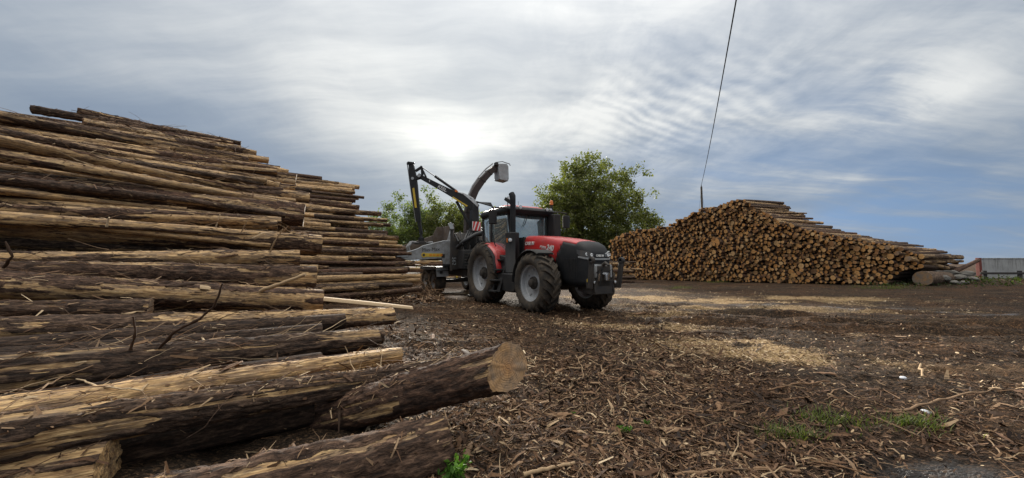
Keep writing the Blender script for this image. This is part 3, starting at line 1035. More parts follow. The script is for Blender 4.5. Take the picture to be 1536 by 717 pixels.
# logs on the stack's top edge and the nearest ones are built one by one
P3 = []
for s_, z_, r_ in zip(cs_, cz_, cr_):
    p = FA + FD * float(s_)
    px, py = project(p.x, p.y, z_)
    top = not inside(px, py - 13)
    P3.append((top, r_ / p.y, s_, z_, r_))
P3.sort(key=lambda q: (-(1 if q[0] else 0) * 10 - q[1] * 100))
EK = []
for i in range(10):
    L = 4.6 + .25 * (i % 4)
    EK.append((.065, .08, .095, .11, .13, .15, .17, .10, .12, .09)[i])
EK = sorted(EK)
EKM = []
for i, r in enumerate(EK):
    L = 4.4 + .3 * (i % 4)
    g = log_geo(L, r, r * .92, 12, 7, 700 + i, .05, .010, .05)
    v = g.reshape(-1, 3); n = len(v)
    f = ring_faces(7, 12).tolist() + [list(range(12))[::-1], list(range(n - 12, n))]
    me = np_mesh('log', v, f, [M['bark'], M['end']], True, None, [0] * (len(f) - 2) + [1, 1])
    me.set_sharp_from_angle(angle=R(50))
    EKM.append((r, L, me, g))
q0 = Vector((1, 0, 0)).rotation_difference(WD)
stack_rest = []
for n_, (top, ang, s_, z_, r_) in enumerate(P3):
    p = FA + FD * float(s_) + WD * (random.uniform(-.22, .22) + (.35 * float(vnoise(s_ * .8, z_ * .8, 3)) - .17))
    p.z = z_ + gz(p.x, p.y) * .5
    if n_ < 125:
        r, L, me, g = min(EKM, key=lambda e: abs(e[0] - r_) + random.uniform(0, .01))
        o = link('log', me)
        o.rotation_mode = 'QUATERNION'
        dq = Quaternion((0, 0, 1), random.gauss(0, .05)) @ Quaternion((0, 1, 0), random.gauss(0, .016))
        o.rotation_quaternion = dq @ q0 @ Quaternion((1, 0, 0), random.uniform(0, 6.28))
        o.location = p
        sc = r_ / r
        o.scale = (random.uniform(.88, 1.05), sc, sc)
        o.color = (random.uniform(.35, .95), random.uniform(.5, .8), random.random(), 1)
        if top: tag(o, 'log on the stepped top edge of the long stack on the right', 'log', 'logs along the top of the right stack')
        else: tag(o, 'log in the face of the right stack, its sawn end towards the yard', 'log', 'logs in the face of the right stack')
    else:
        stack_rest.append((p, r_))
vs, fs, mi, rn, ey, ez = [], [], [], [], [], []
n = 0
th = np.linspace(0, 2 * np.pi, 10, endpoint=False)
a3 = np.array(WD.cross(Vector((0, 0, 1))).normalized()); b3 = np.array([0, 0, 1.0]); w3 = np.array(WD)
for p, r_ in stack_rest:
    wob = 1 + rng.uniform(-.09, .09, 10)
    ring = (np.cos(th) * wob)[:, None] * a3 * r_ + (np.sin(th) * wob)[:, None] * b3 * r_
    dd = w3 + rng.normal(0, .02, 3)
    p = np.array(p)
    vs += [p + ring, p + ring, p + dd * 4.6 + ring]
    fs += ring_faces(2, 10, n + 10).tolist() + [list(range(n, n + 10))[::-1]]
    mi += [0] * 10 + [1]
    rn += [random.random()] * 30
    for _ in range(3):
        ey += (ring @ a3).tolist(); ez += ring[:, 2].tolist()
    n += 30
me = np_mesh('stacked_logs', np.concatenate(vs), fs, [M['bark_fill'], M['end_fill']], False, {'rnd': rn, 'ey': ey, 'ez': ez}, mi)
tag(link('stacked_logs', me), 'mass of smaller stacked logs in the face of the right stack', kind='stuff')
print('stack logs', len(P3), 'rest', len(stack_rest))
# one broad pale block end in the middle of the face
p = FA + FD * 7.75; p.z = 0
_, py0 = project(p.x, p.y, 0)
pb = p - WD * .3; pb.z = 2.72
k = LogKind(3.5, .30, .28, 16, 10, 905, .05, .005, .02)
for me_, _ in (k.e0, k.e1): me_.materials[0] = M['end']
place_log(k, pb, WD, 'broad squarish pale log end in the middle of the right stack', None, (.4, .5, .5), .8)
# logs slid down at the near end of the stack
for (a, ya), (b, yb), r0, r1, colr, lab in (
        (((1331, 371), 21.9), ((1433, 392), 23.6), .14, .10, (.8, .55, .5), 'long log slid down over the near end of the right stack, topmost one'),
        (((1345, 380), 21.6), ((1436, 394), 23.2), .12, .10, (.6, .5, .5), 'second slid log, lying under the topmost slid one at the right stack'),
        (((1362, 388), 21.3), ((1420, 402), 22.4), .15, .11, (.9, .6, .6), 'short bright peeled log slid down beside the grey log butt'),
        (((1350, 396), 21.9), ((1440, 404), 23.3), .13, .11, (.3, .4, .4), 'brown log lying lowest of the slid ones, over the grey log butt'),
        (((1425, 410), 22.2), ((1467, 391), 23.7), .13, .11, (.15, .42, .9), 'reddish log leaning up against the red post of the wall'),
        (((1310, 412), 22.4), ((1400, 404), 23.0), .15, .13, (.05, .15, .3), 'dark log in the hollow at the near end of the right stack')):
    A, B = at_y(*a, ya), at_y(*b, yb)
    seed += 1
    k = LogKind((B - A).length, r0, r1, 14, 16, seed, .07, .01)
    place_log(k, A, B - A, lab, None, colr)
A = at_y(1384, 421, 21.0); A.z = .40 + gz(A.x, A.y)
seed += 1
k = LogKind(2.4, .41, .37, 24, 16, seed, .10, .006, .05)
M['end_old'] = make_end('weathered_end', True, .97)
for me_, _ in (k.e0, k.e1): me_.materials[0] = M['end_old']
place_log(k, A, Vector((.93, .36, .0)), 'huge old grey log butt lying at the near end of the right stack', None, (.0, .9, .0))

# ------------------------------------------------------------------ machine materials
M['red'] = paint('red_enamel', (0.52, 0.015, 0.017), .30, 0, .32, (.13, .09, .07), coat=.4, spec=.5)
M['dark'] = paint('dark_plastic', (0.015, 0.016, 0.018), .58, 0, .25, (.08, .068, .055), spec=.3)
M['nose'] = paint('black_cowl', (0.011, 0.012, 0.014), .45, 0, .2, (.06, .052, .045), spec=.25)
M['chassis'] = paint('black_chassis', (0.016, 0.016, 0.018), .55, 0, .5)
M['crane'] = paint('crane_black', (0.012, 0.0125, 0.014), .5, 0, .2, (.08, .075, .065), spec=.3)
M['rubber'] = paint('tyre_rubber', (0.028, 0.027, 0.026), .8, 0, .85, (.105, .082, .06), scale=5, spec=.2)
M['silver'] = paint('rim_silver', (0.50, 0.52, 0.54), .38, .35, .5, (.16, .13, .10))
M['grey'] = paint('tray_grey', (0.33, 0.345, 0.355), .5, .15, .55, (.12, .10, .085), scale=4)
M['lightgrey'] = paint('light_grey_steel', (0.40, 0.42, 0.43), .45, .2, .4, (.15, .12, .10))
M['rustin'] = paint('worn_inside', (0.16, 0.13, 0.11), .7, .1, .7, (.11, .075, .05), scale=5)
M['chute'] = paint('chute_brown', (0.045, 0.032, 0.028), .6, 0, .5, (.05, .04, .035))
M['white'] = paint('white_mark', (0.72, 0.72, 0.70), .5, 0, .25, (.25, .22, .18), scale=9)
M['yellow'] = paint('yellow_mark', (0.62, 0.42, 0.03), .45, 0, .2, (.25, .2, .1))
M['signred'] = paint('sign_red', (0.50, 0.02, 0.02), .45, 0, .2)
M['orange'] = emitless('amber_lens', (0.75, 0.20, 0.03), .25)
M['lens'] = emitless('lamp_lens', (0.75, 0.77, 0.78), .12, .3, .8)
M['chrome'] = emitless('bright_steel', (0.55, 0.56, 0.57), .25, .9)
M['hose'] = emitless('hose_black', (0.012, 0.012, 0.013), .45)
M['headlens'] = emitless('headlamp_lens', (0.13, 0.135, 0.14), .1, .2, .9)
M['seat'] = emitless('seat_cloth', (0.03, 0.03, 0.034), .85)


def make_glass():
    m, t = newmat('cab_glass')
    lw = t.n('ShaderNodeLayerWeight', {'Blend': .35}).outputs['Fresnel']
    tr = t.n('ShaderNodeBsdfTransparent', {0: (.62, .74, .74, 1)})
    gl = t.n('ShaderNodeBsdfGlossy', {'Color': (.85, .92, .95, 1), 'Roughness': .04})
    oc = t.n('ShaderNodeTexCoord').outputs['Object']
    df = t.n('ShaderNodeBsdfDiffuse', {0: (.30, .36, .36, 1)})  # teal-grey diffuse film: sky reflection put into the colour of the panes
    film = t.step(t.noise(oc, 6, 5, .65), .35, .8, .24, .46)
    a = t.n('ShaderNodeMixShader', {0: t.math('ADD', lw, .36, clamp=True), 1: tr.outputs[0], 2: gl.outputs[0]})
    b = t.n('ShaderNodeMixShader', {0: film, 1: a.outputs[0], 2: df.outputs[0]})
    finish(t, b.outputs[0])
    return m


M['glass'] = make_glass()


def lettering(txt, size, mat, parent, loc, xdir, ydir, extrude=.004, align='LEFT', name='lettering', shear=0.0, bold=.0):
    cu = bpy.data.curves.new('lettering', 'FONT')
    cu.body, cu.size, cu.align_x, cu.extrude, cu.shear, cu.offset = txt, size, align, extrude, shear, bold
    tmp = bpy.data.objects.new('lettering_curve', cu)
    COL.objects.link(tmp)
    bpy.context.view_layer.update()
    me = bpy.data.meshes.new_from_object(tmp.evaluated_get(bpy.context.evaluated_depsgraph_get()))
    bpy.data.objects.remove(tmp); bpy.data.curves.remove(cu)
    me.materials.clear(); me.materials.append(mat)
    o = link(name, me, parent)
    x = Vector(xdir).normalized(); y = Vector(ydir); y = (y - x * y.dot(x)).normalized(); z = x.cross(y)
    o.matrix_local = Matrix.Translation(Vector(loc)) @ Matrix((x, y, z)).transposed().to_4x4()
    return o


def tyre_profile(Ro, Ri, wd):
    h = wd / 2
    pr = [(Ri, -h * .78), (Ri + .03, -h * .88), (Ri + (Ro - Ri) * .35, -h * 1.0), (Ri + (Ro - Ri) * .65, -h * 1.0), (Ro - .075, -h * .93), (Ro - .035, -h * .80),
          (Ro - .012, -h * .4), (Ro - .008, 0)]
    return pr + [(r, -y) for r, y in pr[-2::-1]]


def wheel(parent, c, Ro, Ri, wd, lugs, out, rim_mat, hub=True, name='wheel', sp=0.0, lug_h=.06):
    """tyre with chevron lugs, dished rim and hub; axis along local y, outer face on side `out`"""
    root = empty(name); root.parent = parent; root.location = c; root.rotation_euler = (0, sp, 0)
    pr = tyre_profile(Ro - lug_h * .8 if lugs else Ro, Ri, wd)
    mb = MB().lathe(pr, 56)
    if lugs:
        h = wd / 2
        prr = sorted([(y, r) for r, y in pr[4:-4]])
        ys = [p[0] for p in prr]; rs = [p[1] for p in prr]
        for side in (-1, 1):
            for i in range(lugs):
                a0 = 2 * math.pi * (i + (.5 if side > 0 else 0)) / lugs
                secs = []
                for k, f in enumerate(np.linspace(0, 1, 6)):
                    y = side * (-.06 * h + f * 1.03 * h)
                    rb = float(np.interp(y, ys, rs)) - .012
                    if f > .95: rb -= .05
                    ang = a0 + (f ** .85) * (.52 * wd / Ro)
                    wv = (.050 + .018 * f) / Ro
                    hh = lug_h + .012 - (.006 if f < .1 else 0)
                    P = []
                    for da, rr in ((-wv, rb), (wv, rb), (wv * .72, rb + hh), (-wv * .72, rb + hh)):
                        P.append((rr * math.cos(ang + da), y, rr * math.sin(ang + da)))
                    secs.append(P)
                mb.loft(secs)
    mb.build('tyre', M['rubber'], root, smooth=40)
    s = out
    rim = MB().lathe([(Ri + .005, -wd * .40), (Ri + .025, -wd * .41 * 1.02), (Ri + .025, -wd * .36), (Ri - .03, -wd * .32), (Ri - .045, wd * .1), (Ri - .03, wd * .32),
                      (Ri + .025, wd * .36), (Ri + .025, wd * .418), (Ri + .003, wd * .425), (Ri - .005, wd * .37)], 48)
    # dished disc
    d0 = s * wd * .12
    rim.lathe([(Ri - .04, d0 + s * .02), (Ri - .05, d0 - s * .0), (Ri * .62, d0 - s * .05), (Ri * .40, d0 - s * .045), (Ri * .34, d0 + s * .02), (.02, d0 + s * .03)], 48)
    for k in range(8):
        a = k * math.pi / 4
        rim.box((Ri * .8 * math.cos(a), d0 - s * .01, Ri * .8 * math.sin(a)), (.05, .035, .09), Matrix.Rotation(-a + math.pi / 2, 3, 'Y'))
    rim.build('rim', rim_mat, root)
    if hub:
        hb = MB().lathe([(Ri * .36, d0 - s * .02), (Ri * .35, d0 + s * .05), (Ri * .22, d0 + s * .07), (Ri * .20, d0 + s * .14), (Ri * .1, d0 + s * .16), (.001, d0 + s * .16)], 24)
        for k in range(10):
            a = k * math.pi / 5
            hb.tube([(Ri * .29 * math.cos(a), d0 + s * .04, Ri * .29 * math.sin(a)), (Ri * .29 * math.cos(a), d0 + s * .09, Ri * .29 * math.sin(a))], .013, 6)
        hb.build('hub', M['chassis'], root)
    return root


# ------------------------------------------------------------------ tractor
MC, MTH = Vector((-.02, 13.23, 0)), R(-60)
T = empty('tractor', (MC.x, MC.y, -.045), MTH)
tag(T, 'red tractor with black nose and large cab, standing in the middle of the yard', 'tractor')

for y in (-1, 1):
    wheel(T, (0, y * .93, 1.0), 1.02, .575, .66, 22, y, M['silver'], sp=.1 * y + .05)
    wheel(T, (2.95, y * .93, .80), .81, .475, .56, 20, y, M['silver'], sp=.2 * y)

# chassis: gearbox, axle housings, engine block, front axle carrier
c = MB()
c.box((.15, 0, 1.0), (1.5, .62, .72)).box((1.6, 0, 1.02), (1.6, .52, .62)).box((3.1, 0, 1.15), (1.5, .46, .75)).box((2.95, 0, .78), (.34, 1.25, .26))
c.box((3.0, 0, .86), (.7, .4, .3)).tube([(0, -.75, 1.0), (0, .75, 1.0)], .19, 16).tube([(2.95, -.85, .8), (2.95, .85, .8)], .10, 12)
c.box((2.2, 0, 1.45), (1.9, .56, .5))
c.box((-.75, 0, 1.05), (.35, .5, .5))
c.build('chassis', M['chassis'], T, .02)
MB().prism([(1.15, 1.3), (1.62, 1.3), (1.60, 2.10), (1.15, 2.12)], 'Y', -.44, .44).build('bulkhead', M['nose'], T, .02)


def hw(x): return float(np.interp(x, [1.2, 2.2, 3.2, 3.7, 4.0, 4.18, 4.30, 4.34], [.46, .47, .485, .49, .475, .44, .38, .33]))
def hzt(x): return float(np.interp(x, [1.2, 1.8, 2.6, 3.3, 3.75, 4.0, 4.15, 4.25, 4.32, 4.34], [2.17, 2.145, 2.08, 1.99, 1.92, 1.865, 1.80, 1.71, 1.57, 1.42]))
def hzb(x): return float(np.interp(x, [1.2, 2.0, 2.35, 2.7, 3.0, 3.2, 3.38, 3.5, 3.62, 4.3, 4.34], [1.40, 1.42, 1.50, 1.53, 1.47, 1.33, 1.08, .84, .76, .76, .80]))


def hood_sec(x):
    w_, t_, b_ = hw(x), hzt(x), hzb(x)
    hgt = t_ - b_
    pts = []
    shape = [(1.0, 0), (1.01, .12), (1.015, .25), (1.01, .38), (1.0, .5), (.985, .62), (.97, .72), (.945, .80), (.91, .865), (.86, .92), (.77, .962), (.64, .985), (.48, .995), (.30, 1.0), (.12, 1.006), (0, 1.008)]
    for a, f in shape:
        rd = min(1.0, .55 / hgt)
        ff = 1 - (1 - f) * 1.0
        pts.append((x, -a * w_, b_ + hgt * ff))
    return pts + [(p[0], -p[1], p[2]) for p in pts[-2::-1]]


xs = [1.56, 1.64, 1.72, 1.8, 2.0, 2.1, 2.2, 2.3, 2.4, 2.5, 2.6, 2.7, 2.8, 2.9, 3.0, 3.08, 3.15, 3.2, 3.26, 3.32, 3.38, 3.44, 3.5, 3.56, 3.62, 3.7, 3.8, 3.9, 3.96, 4.0, 4.06, 4.12, 4.18, 4.22, 4.26, 4.30, 4.32, 4.34]
secs = [hood_sec(x) for x in xs]
red, blk = MB(), MB()
nsec = len(secs[0])
hv = [p for s_ in secs for p in s_]
rf, bf = [], []
for i in range(len(secs) - 1):
    for k in range(nsec - 1):
        idx4 = [i * nsec + k, i * nsec + k + 1, (i + 1) * nsec + k + 1, (i + 1) * nsec + k]
        cx = sum(hv[j][0] for j in idx4) / 4; cy = abs(sum(hv[j][1] for j in idx4) / 4); cz = sum(hv[j][2] for j in idx4) / 4
        topf = min(k, nsec - 2 - k) >= 9
        lim = 3.98 if topf else 3.22 + .30 * max(0.0, (cz - 1.45)) / .5
        (rf if cx < lim else bf).append(idx4)
# close the nose with a rounded front face
red.v, red.f = list(hv), rf
blk.v, blk.f = list(hv), bf
last = (len(secs) - 1) * nsec
blk.f.append([last + k for k in range(nsec)])
for mbx, nm, mt in ((red, 'hood', M['red']), (blk, 'nose_cowl', M['nose'])):
    used = sorted({j for f in mbx.f for j in f}); mp = {j: n for n, j in enumerate(used)}
    mbx.v = [mbx.v[j] for j in used]; mbx.f = [[mp[j] for j in f] for f in mbx.f]
    o = mbx.build(nm, mt, T, smooth=50)
    solidify(o, .02, -1)
# dark seam, side vents and grille bars on the cowl
g = MB()
for k in range(7):
    g.box((4.352, 0, 1.30 - k * .075), (.02, .62, .022))
g.build('grille', M['dark'], T, .004)
for s in (-1, 1):
    g = MB()
    for k in range(9):
        g.box((3.62 + k * .052, s * (hw(3.62 + k * .052) + .008), 1.18), (.018, .02, .52))
    g.build('side_grille', M['dark'], T, .003)
    g = MB().box((1.575, s * .475, 1.76), (.06, .03, .70)).build('hood_edge', M['dark'], T, .006)
    # headlights wrap round the corner of the nose
    hl = MB()
    P = []
    for x, y, z0, z1 in ((4.345, .20, 1.47, 1.55), (4.342, .25, 1.46, 1.575), (4.315, .33, 1.455, 1.60), (4.24, .415, 1.46, 1.62), (4.14, .462, 1.49, 1.635), (4.06, .478, 1.55, 1.64)):
        P.append([(x + .012, s * (y + .004), z0), (x + .016, s * (y + .012), z1), (x - .05, s * (y - .03), z1), (x - .05, s * (y - .03), z0)])
    hl.loft(P)
    h_ = hl.build('headlight', M['headlens'], T)
    h2 = MB()
    for x, y, z in ((4.34, .27, 1.515), (4.28, .375, 1.53)):
        h2.lathe([(.001, .0), (.035, .0), (.042, .012), (.03, .02), (.001, .008)], 14, 'X', (x + .01, s * y, z))
    h2.build('reflector', M['lens'], h_)
    MB().lathe([(.001, .03), (.045, .03), (.055, .0), (.055, -.06)], 18, 'X', (4.36, s * .25, 1.10)).build('fog_lamp', M['lens'], T)
# bright lip under the lamps
lip = []
for y, x, z in ((-.47, 4.10, 1.47), (-.40, 4.27, 1.435), (-.28, 4.345, 1.42), (0, 4.36, 1.415), (.28, 4.345, 1.42), (.40, 4.27, 1.435), (.47, 4.10, 1.47)):
    lip.append([(x + .018, y * 1.02, z - .022), (x + .022, y * 1.02, z + .022), (x - .03, y * .96, z + .022), (x - .03, y * .96, z - .022)])
MB().loft(lip).build('nose_trim', M['lightgrey'], T)
lettering('CASE IH', .07, M['white'], T, (4.362, 0, 1.475), (0, 1, 0), (0, 0, 1), .004, 'CENTER', bold=.003)
# writing on the bonnet side (right-hand side faces the camera)
for s in (-1, 1):
    xd = (1, 0, -.02) if s < 0 else (-1, 0, .02)
    x0 = (1.66, 2.45, 1.68) if s < 0 else (2.25, 3.2, 2.05)
    lettering('CASE IH', .135, M['white'], T, (x0[0], s * .482, 1.86), xd, (0, 0, 1), .004, shear=.15, bold=.004)
    lettering('CVX', .13, M['lightgrey'], T, (x0[2], s * .488, 1.64), xd, (0, 0, 1), .004, shear=.15, bold=.004)
    xt = (1, 0, -.16) if s < 0 else (-1, 0, .16)
    lettering('PUMA', .11, M['white'], T, (x0[1], s * .490, 1.75 if s < 0 else 1.60), xt, (0, 0, 1), .004, shear=.2)
    lettering('240', .21, M['white'], T, (x0[1] + (.33 if s < 0 else -.33), s * .492, 1.69), xt, (0, 0, 1), .004, shear=.2, bold=.005)
    MB().beam((2.85 if s < 0 else 2.9, s * .495, 1.60), (3.12, s * .495, 1.56), .004, .022).build('stripe', M['white'], T)

# ---- cab
cab = empty('cab'); cab.parent = T
base = MB()
base.prism([(-.50, 1.05), (1.15, 1.05), (1.22, 1.40), (1.18, 1.55), (-.55, 1.55), (-.62, 1.40)], 'Y', -.62, .62)
base.build('cab_floor', M['chassis'], cab, .02)
Z0, Z1 = 1.52, 2.93
fb = {  # corner posts: bottom and top
    'A': ((1.20, .60, Z0), (1.12, .76, Z1)), 'B': ((.15, .80, Z0 - .1), (.12, .82, Z1)), 'C': ((-.62, .70, Z0 + .15), (-.66, .76, Z1))}
for s in (-1, 1):
    for nm, (a, b) in fb.items():
        a, b = Vector(a), Vector(b)
        a.y *= s; b.y *= s
        mid = (a + b) / 2 + Vector((.02 if nm == 'A' else -.01, .03 * s, 0))
        p = MB().tube([a, mid, b], [.045, .04, .045], 8)
        p.build('pillar', M['dark'], cab)
    p = MB().tube([(1.20, .60 * s, Z0), (.15, .80 * s, Z0 - .1), (-.62, .70 * s, Z0 + .15)], .035, 8)
    p.build('sill_rail', M['dark'], cab)


def pane(name, quad, n=6, bulge=(0, 0, 0)):
    a, b, c_, d = (Vector(q) for q in quad)
    vs, fs = [], []
    for i in range(n + 1):
        for j in range(n + 1):
            u, v = i / n, j / n
            p = (a * (1 - u) + b * u) * (1 - v) + (d * (1 - u) + c_ * u) * v
            p += Vector(bulge) * (4 * u * (1 - u) * 4 * v * (1 - v)) ** .7
            vs.append(p)
    for i in range(n):
        for j in range(n):
            q = i * (n + 1) + j
            fs.append((q, q + n + 1, q + n + 2, q + 1))
    o = MB().add(vs, fs).build(name, M['glass'], cab, smooth=60)
    solidify(o, .006)
    return o


pane('windscreen', ((1.20, -.58, Z0), (1.20, .58, Z0), (1.12, .73, Z1), (1.12, -.73, Z1)), 8, (.10, 0, 0))
for s in (-1, 1):
    pane('door_window', ((1.17, .62 * s, Z0), (.18, .81 * s, Z0 - .06), (.15, .83 * s, Z1), (1.09, .77 * s, Z1)), 6, (0, .03 * s, 0))
    pane('quarter_window', ((.12, .81 * s, Z0 - .06), (-.60, .71 * s, Z0 + .18), (-.64, .77 * s, Z1), (.09, .83 * s, Z1)), 6, (0, .03 * s, 0))
pane('rear_window', ((-.64, -.68, Z0 + .18), (-.64, .68, Z0 + .18), (-.68, .73, Z1), (-.68, -.73, Z1)), 6, (-.05, 0, 0))
# roof: dark visor band below, red shell on top
def roof_ring(x0, x1, w_, z, rc=.22, n=6):
    pts = []
    for cx, cy, a0 in ((x1 - rc, w_ - rc, 0), (x0 + rc, w_ - rc, 90), (x0 + rc, -w_ + rc, 180), (x1 - rc, -w_ + rc, 270)):
        for k in range(n):
            a = R(a0 + 90 * k / (n - 1))
            zz = z - .06 * ((cx + rc * math.cos(a) - .3) / .9) ** 2
            pts.append((cx + rc * math.cos(a), cy + rc * math.sin(a), zz))
    return pts


MB().loft([roof_ring(-.72, 1.26, .80, 2.90), roof_ring(-.80, 1.40, .86, 2.96), roof_ring(-.82, 1.44, .88, 3.06), roof_ring(-.79, 1.41, .86, 3.11), roof_ring(-.76, 1.30, .82, 3.145)]).build('roof_visor', M['nose'], cab, smooth=50)
MB().loft([roof_ring(-.76, 1.02, .78, 3.125), roof_ring(-.72, .98, .74, 3.175), roof_ring(-.60, .86, .62, 3.205), roof_ring(-.3, .6, .34, 3.215)]).build('roof', M['red'], cab, smooth=50)


def lamp(parent, c, dirv, r=.06, mat=None, name='work_light', depth=.07):
    d = Vector(dirv).normalized(); c = Vector(c)
    o = MB().tube([c - d * depth, c - d * depth * .3, c], [r * .6, r, r * 1.05], 14).build(name, M['chassis'], parent)
    MB().tube([c - d * .004, c + d * .008, c + d * .014], [r * .88, r * .85, r * .4], 14).build('lens', mat or M['lens'], o)
    return o


for y in (-.68, -.50, .50, .68):
    lamp(cab, (1.43 - .05 * (abs(y) > .6), y, 3.03), (1, .15 * (1 if y > 0 else -1), -.05), .062)
lamp(cab, (1.18, -.78, 3.30), (1, -.1, 0), .075); MB().tube([(1.12, -.78, 3.10), (1.12, -.78, 3.30)], .015, 6).build('lamp_stalk', M['chassis'], cab)
for y in (-.7, .7):
    lamp(cab, (-.86, y, 2.98), (-1, .1 * y, -.1), .07)
MB().lathe([(.06, 0), (.06, .05), (.05, .13), (.03, .15), (.001, .155)], 16, 'Z', (1.22, .82, 3.23)).build('beacon', M['orange'], cab)
MB().tube([(1.22, .82, 3.05), (1.22, .82, 3.235)], [.035, .045], 10).build('beacon_stand', M['chassis'], cab)
MB().tube([(1.24, -.10, 2.88), (1.29, -.25, 2.55), (1.285, -.32, 2.45)], [.012, .012, .008], 6).build('wiper', M['hose'], cab)
MB().tube([(.3, .1, 3.2), (.3, .1, 3.42)], .006, 5).build('antenna', M['hose'], cab)
# inside: seat, console, steering wheel, monitor
s_ = MB().box((.05, 0, 1.72), (.5, .5, .14)).box((-.17, 0, 2.08), (.14, .48, .66)).box((-.19, 0, 2.47), (.1, .28, .18)).box((.0, 0, 1.6), (.3, .3, .2))
s_.build('seat', M['seat'], cab, .05)
MB().box((.95, 0, 1.72), (.22, .36, .5)).box((.95, 0, 1.97), (.25, .42, .12)).build('dashboard', M['dark'], cab, .03)
sw = MB()
ring = [(.68 + .19 * math.cos(a) * .75, .19 * math.sin(a), 2.05 + .19 * math.cos(a) * .5) for a in np.linspace(0, 2 * math.pi, 19)]
sw.tube(ring, .016, 6, False); sw.tube([(.85, 0, 1.95), (.68, 0, 2.05)], .03, 8); sw.tube([ring[0], ring[9]], .012, 6)
sw.build('steering_wheel', M['hose'], cab)
MB().box((.55, -.5, 2.15), (.05, .3, .22), R(-25)).box((.35, -.45, 1.7), (.55, .22, .3)).tube([(.5, -.5, 1.8), (.55, -.5, 2.1)], .02, 6).build('armrest', M['dark'], cab, .01)
# mirrors on arms
for s in (-1, 1):
    r_ = MB().tube([(1.2, s * .78, 2.98), (1.27, s * 1.05, 3.0), (1.29, s * 1.36, 2.98), (1.29, s * 1.40, 2.86)], .022, 8)
    m_ = r_.build('mirror_arm', M['chassis'], cab)
    b_ = MB().loft([[(1.29 + dx, s * (1.38 + dy), z) for dx, dy in ((-.06, -.12), (.04, -.12), (.08, 0), (.04, .12), (-.06, .12))] for z in (2.48, 2.52, 2.85, 2.9)])
    b_.build('mirror', M['dark'], cab, .02)
    MB().box((1.226, s * 1.38, 2.69), (.006, .2, .36)).build('mirror_glass', M['chrome'], cab)
# dark box pillar on the far side of the screen (intake) and exhaust with its guard on the near side
MB().prism([(1.30, .62), (1.62, .62), (1.62, .90), (1.30, .92)], 'Z', 2.05, 2.88).build('intake_box', M['dark'], T, .03)
ex = MB().loft([[(x, y, z) for x, y in ((1.31, -.98), (1.60, -.98), (1.66, -.82), (1.60, -.64), (1.31, -.64))] for z in (1.02, 1.05, 2.14, 2.24)])
eo = ex.build('exhaust_box', M['dark'], T, .03)
lamp(eo, (1.63, -.98, 2.0), (.7, -.7, 0), .065, None, 'side_lamp')
MB().box((1.46, -.985, 2.0), (.05, .02, .13)).build('reflector', M['orange'], eo)
ep = MB().tube([(1.48, -.80, 2.16), (1.48, -.80, 2.9), (1.48, -.80, 3.20), (1.47, -.805, 3.34), (1.42, -.82, 3.43)], [.085, .085, .085, .095, .09], 16)
ep.build('exhaust_pipe', M['nose'], T)
MB().tube([(1.42, -.82, 3.43), (1.416, -.822, 3.438)], [.08, .08], 14).build('pipe_mouth', M['chute'], T)
MB().beam((1.20, -.92, 3.30), (1.46, -.80, 3.12), .05, .10, .06, .12).build('mirror_bracket', M['dark'], T, .01)

# ---- rear wings: red shell with dark lip
for s in (-1, 1):
    sh, lipm = [], []
    for a in np.linspace(R(8), R(150), 15):
        rr = 1.20 + .05 * math.sin(a)
        x, z = rr * math.cos(a), 1.0 + rr * math.sin(a) * .80
        if a < R(35): x -= .10
        sh.append([(x, s * .58, z), (x, s * .85, z + .015), (x, s * 1.06, z), (x, s * 1.145, z - .05), (x, s * 1.15, z - .10), (x * .97, s * .58, z - .06)])
        lipm.append([(x * 1.004, s * 1.14, z - .07), (x * 1.004, s * 1.20, z - .08), (x * .99, s * 1.22, z - .13), (x * .97, s * 1.12, z - .13)])
    MB().loft(sh[:12]).build('wing', M['red'], T, smooth=50)
    MB().loft(sh[11:]).build('wing_flap', M['dark'], T, smooth=50)
    MB().loft(lipm).build('wing_edge', M['dark'], T, smooth=50)
    # inner side panel between wing and cab
    MB().prism([(-.95, 1.30), (.95, 1.10), (1.0, 1.30), (.85, 1.62), (.45, 1.86), (-.2, 1.92), (-.75, 1.70)], 'Y', s * .60, s * .64).build('wing_side', M['red'], T)
    # front mudguard, arched over the wheel
    fm = []
    for a in np.linspace(R(62), R(178), 12):
        rr = .885
        x, z = 2.95 + rr * math.cos(a), .80 + rr * math.sin(a)
        fm.append([(x, s * .68, z), (x, s * 1.16, z), (x - .02 * math.cos(a), s * 1.19, z - .03), (x - .03 * math.cos(a), s * 1.16, z - .04), (x - .03 * math.cos(a), s * .68, z - .04)])
    MB().loft(fm).build('mudguard', M['dark'], T, smooth=50)
    MB().tube([(2.95, s * .5, 1.1), (2.95, s * .66, 1.5), (2.95, s * .9, 1.67)], .03, 8).build('mudguard_stay', M['chassis'], T)
# fuel tank and steps on the near side, tank on the far side
MB().prism([(1.02, .48), (2.02, .48), (2.10, .62), (2.02, 1.02), (1.02, 1.02)], 'Y', -1.08, -.42).build('fuel_tank', M['dark'], T, .04)
MB().prism([(1.02, .50), (2.02, .50), (2.10, .62), (2.02, 1.05), (1.02, 1.05)], 'Y', .42, 1.02).build('battery_box', M['dark'], T, .04)
st = MB()
for i, (z, y) in enumerate(((.48, -1.20), (.80, -1.16), (1.12, -1.08), (1.42, -.95))):
    st.box((1.10 - .02 * i, y, z), (.42, .24, .05))
for x in (.90, 1.30):
    st.beam((x, -1.20, .46), (x - .06, -.90, 1.46), .03, .16, up=(1, 0, 0))
st.build('steps', M['dark'], T, .008)
MB().prism([(.86, 1.08), (1.32, 1.08), (1.30, 1.52), (.70, 1.62)], 'Y', -.98, -.66).build('step_housing', M['dark'], T, .03)
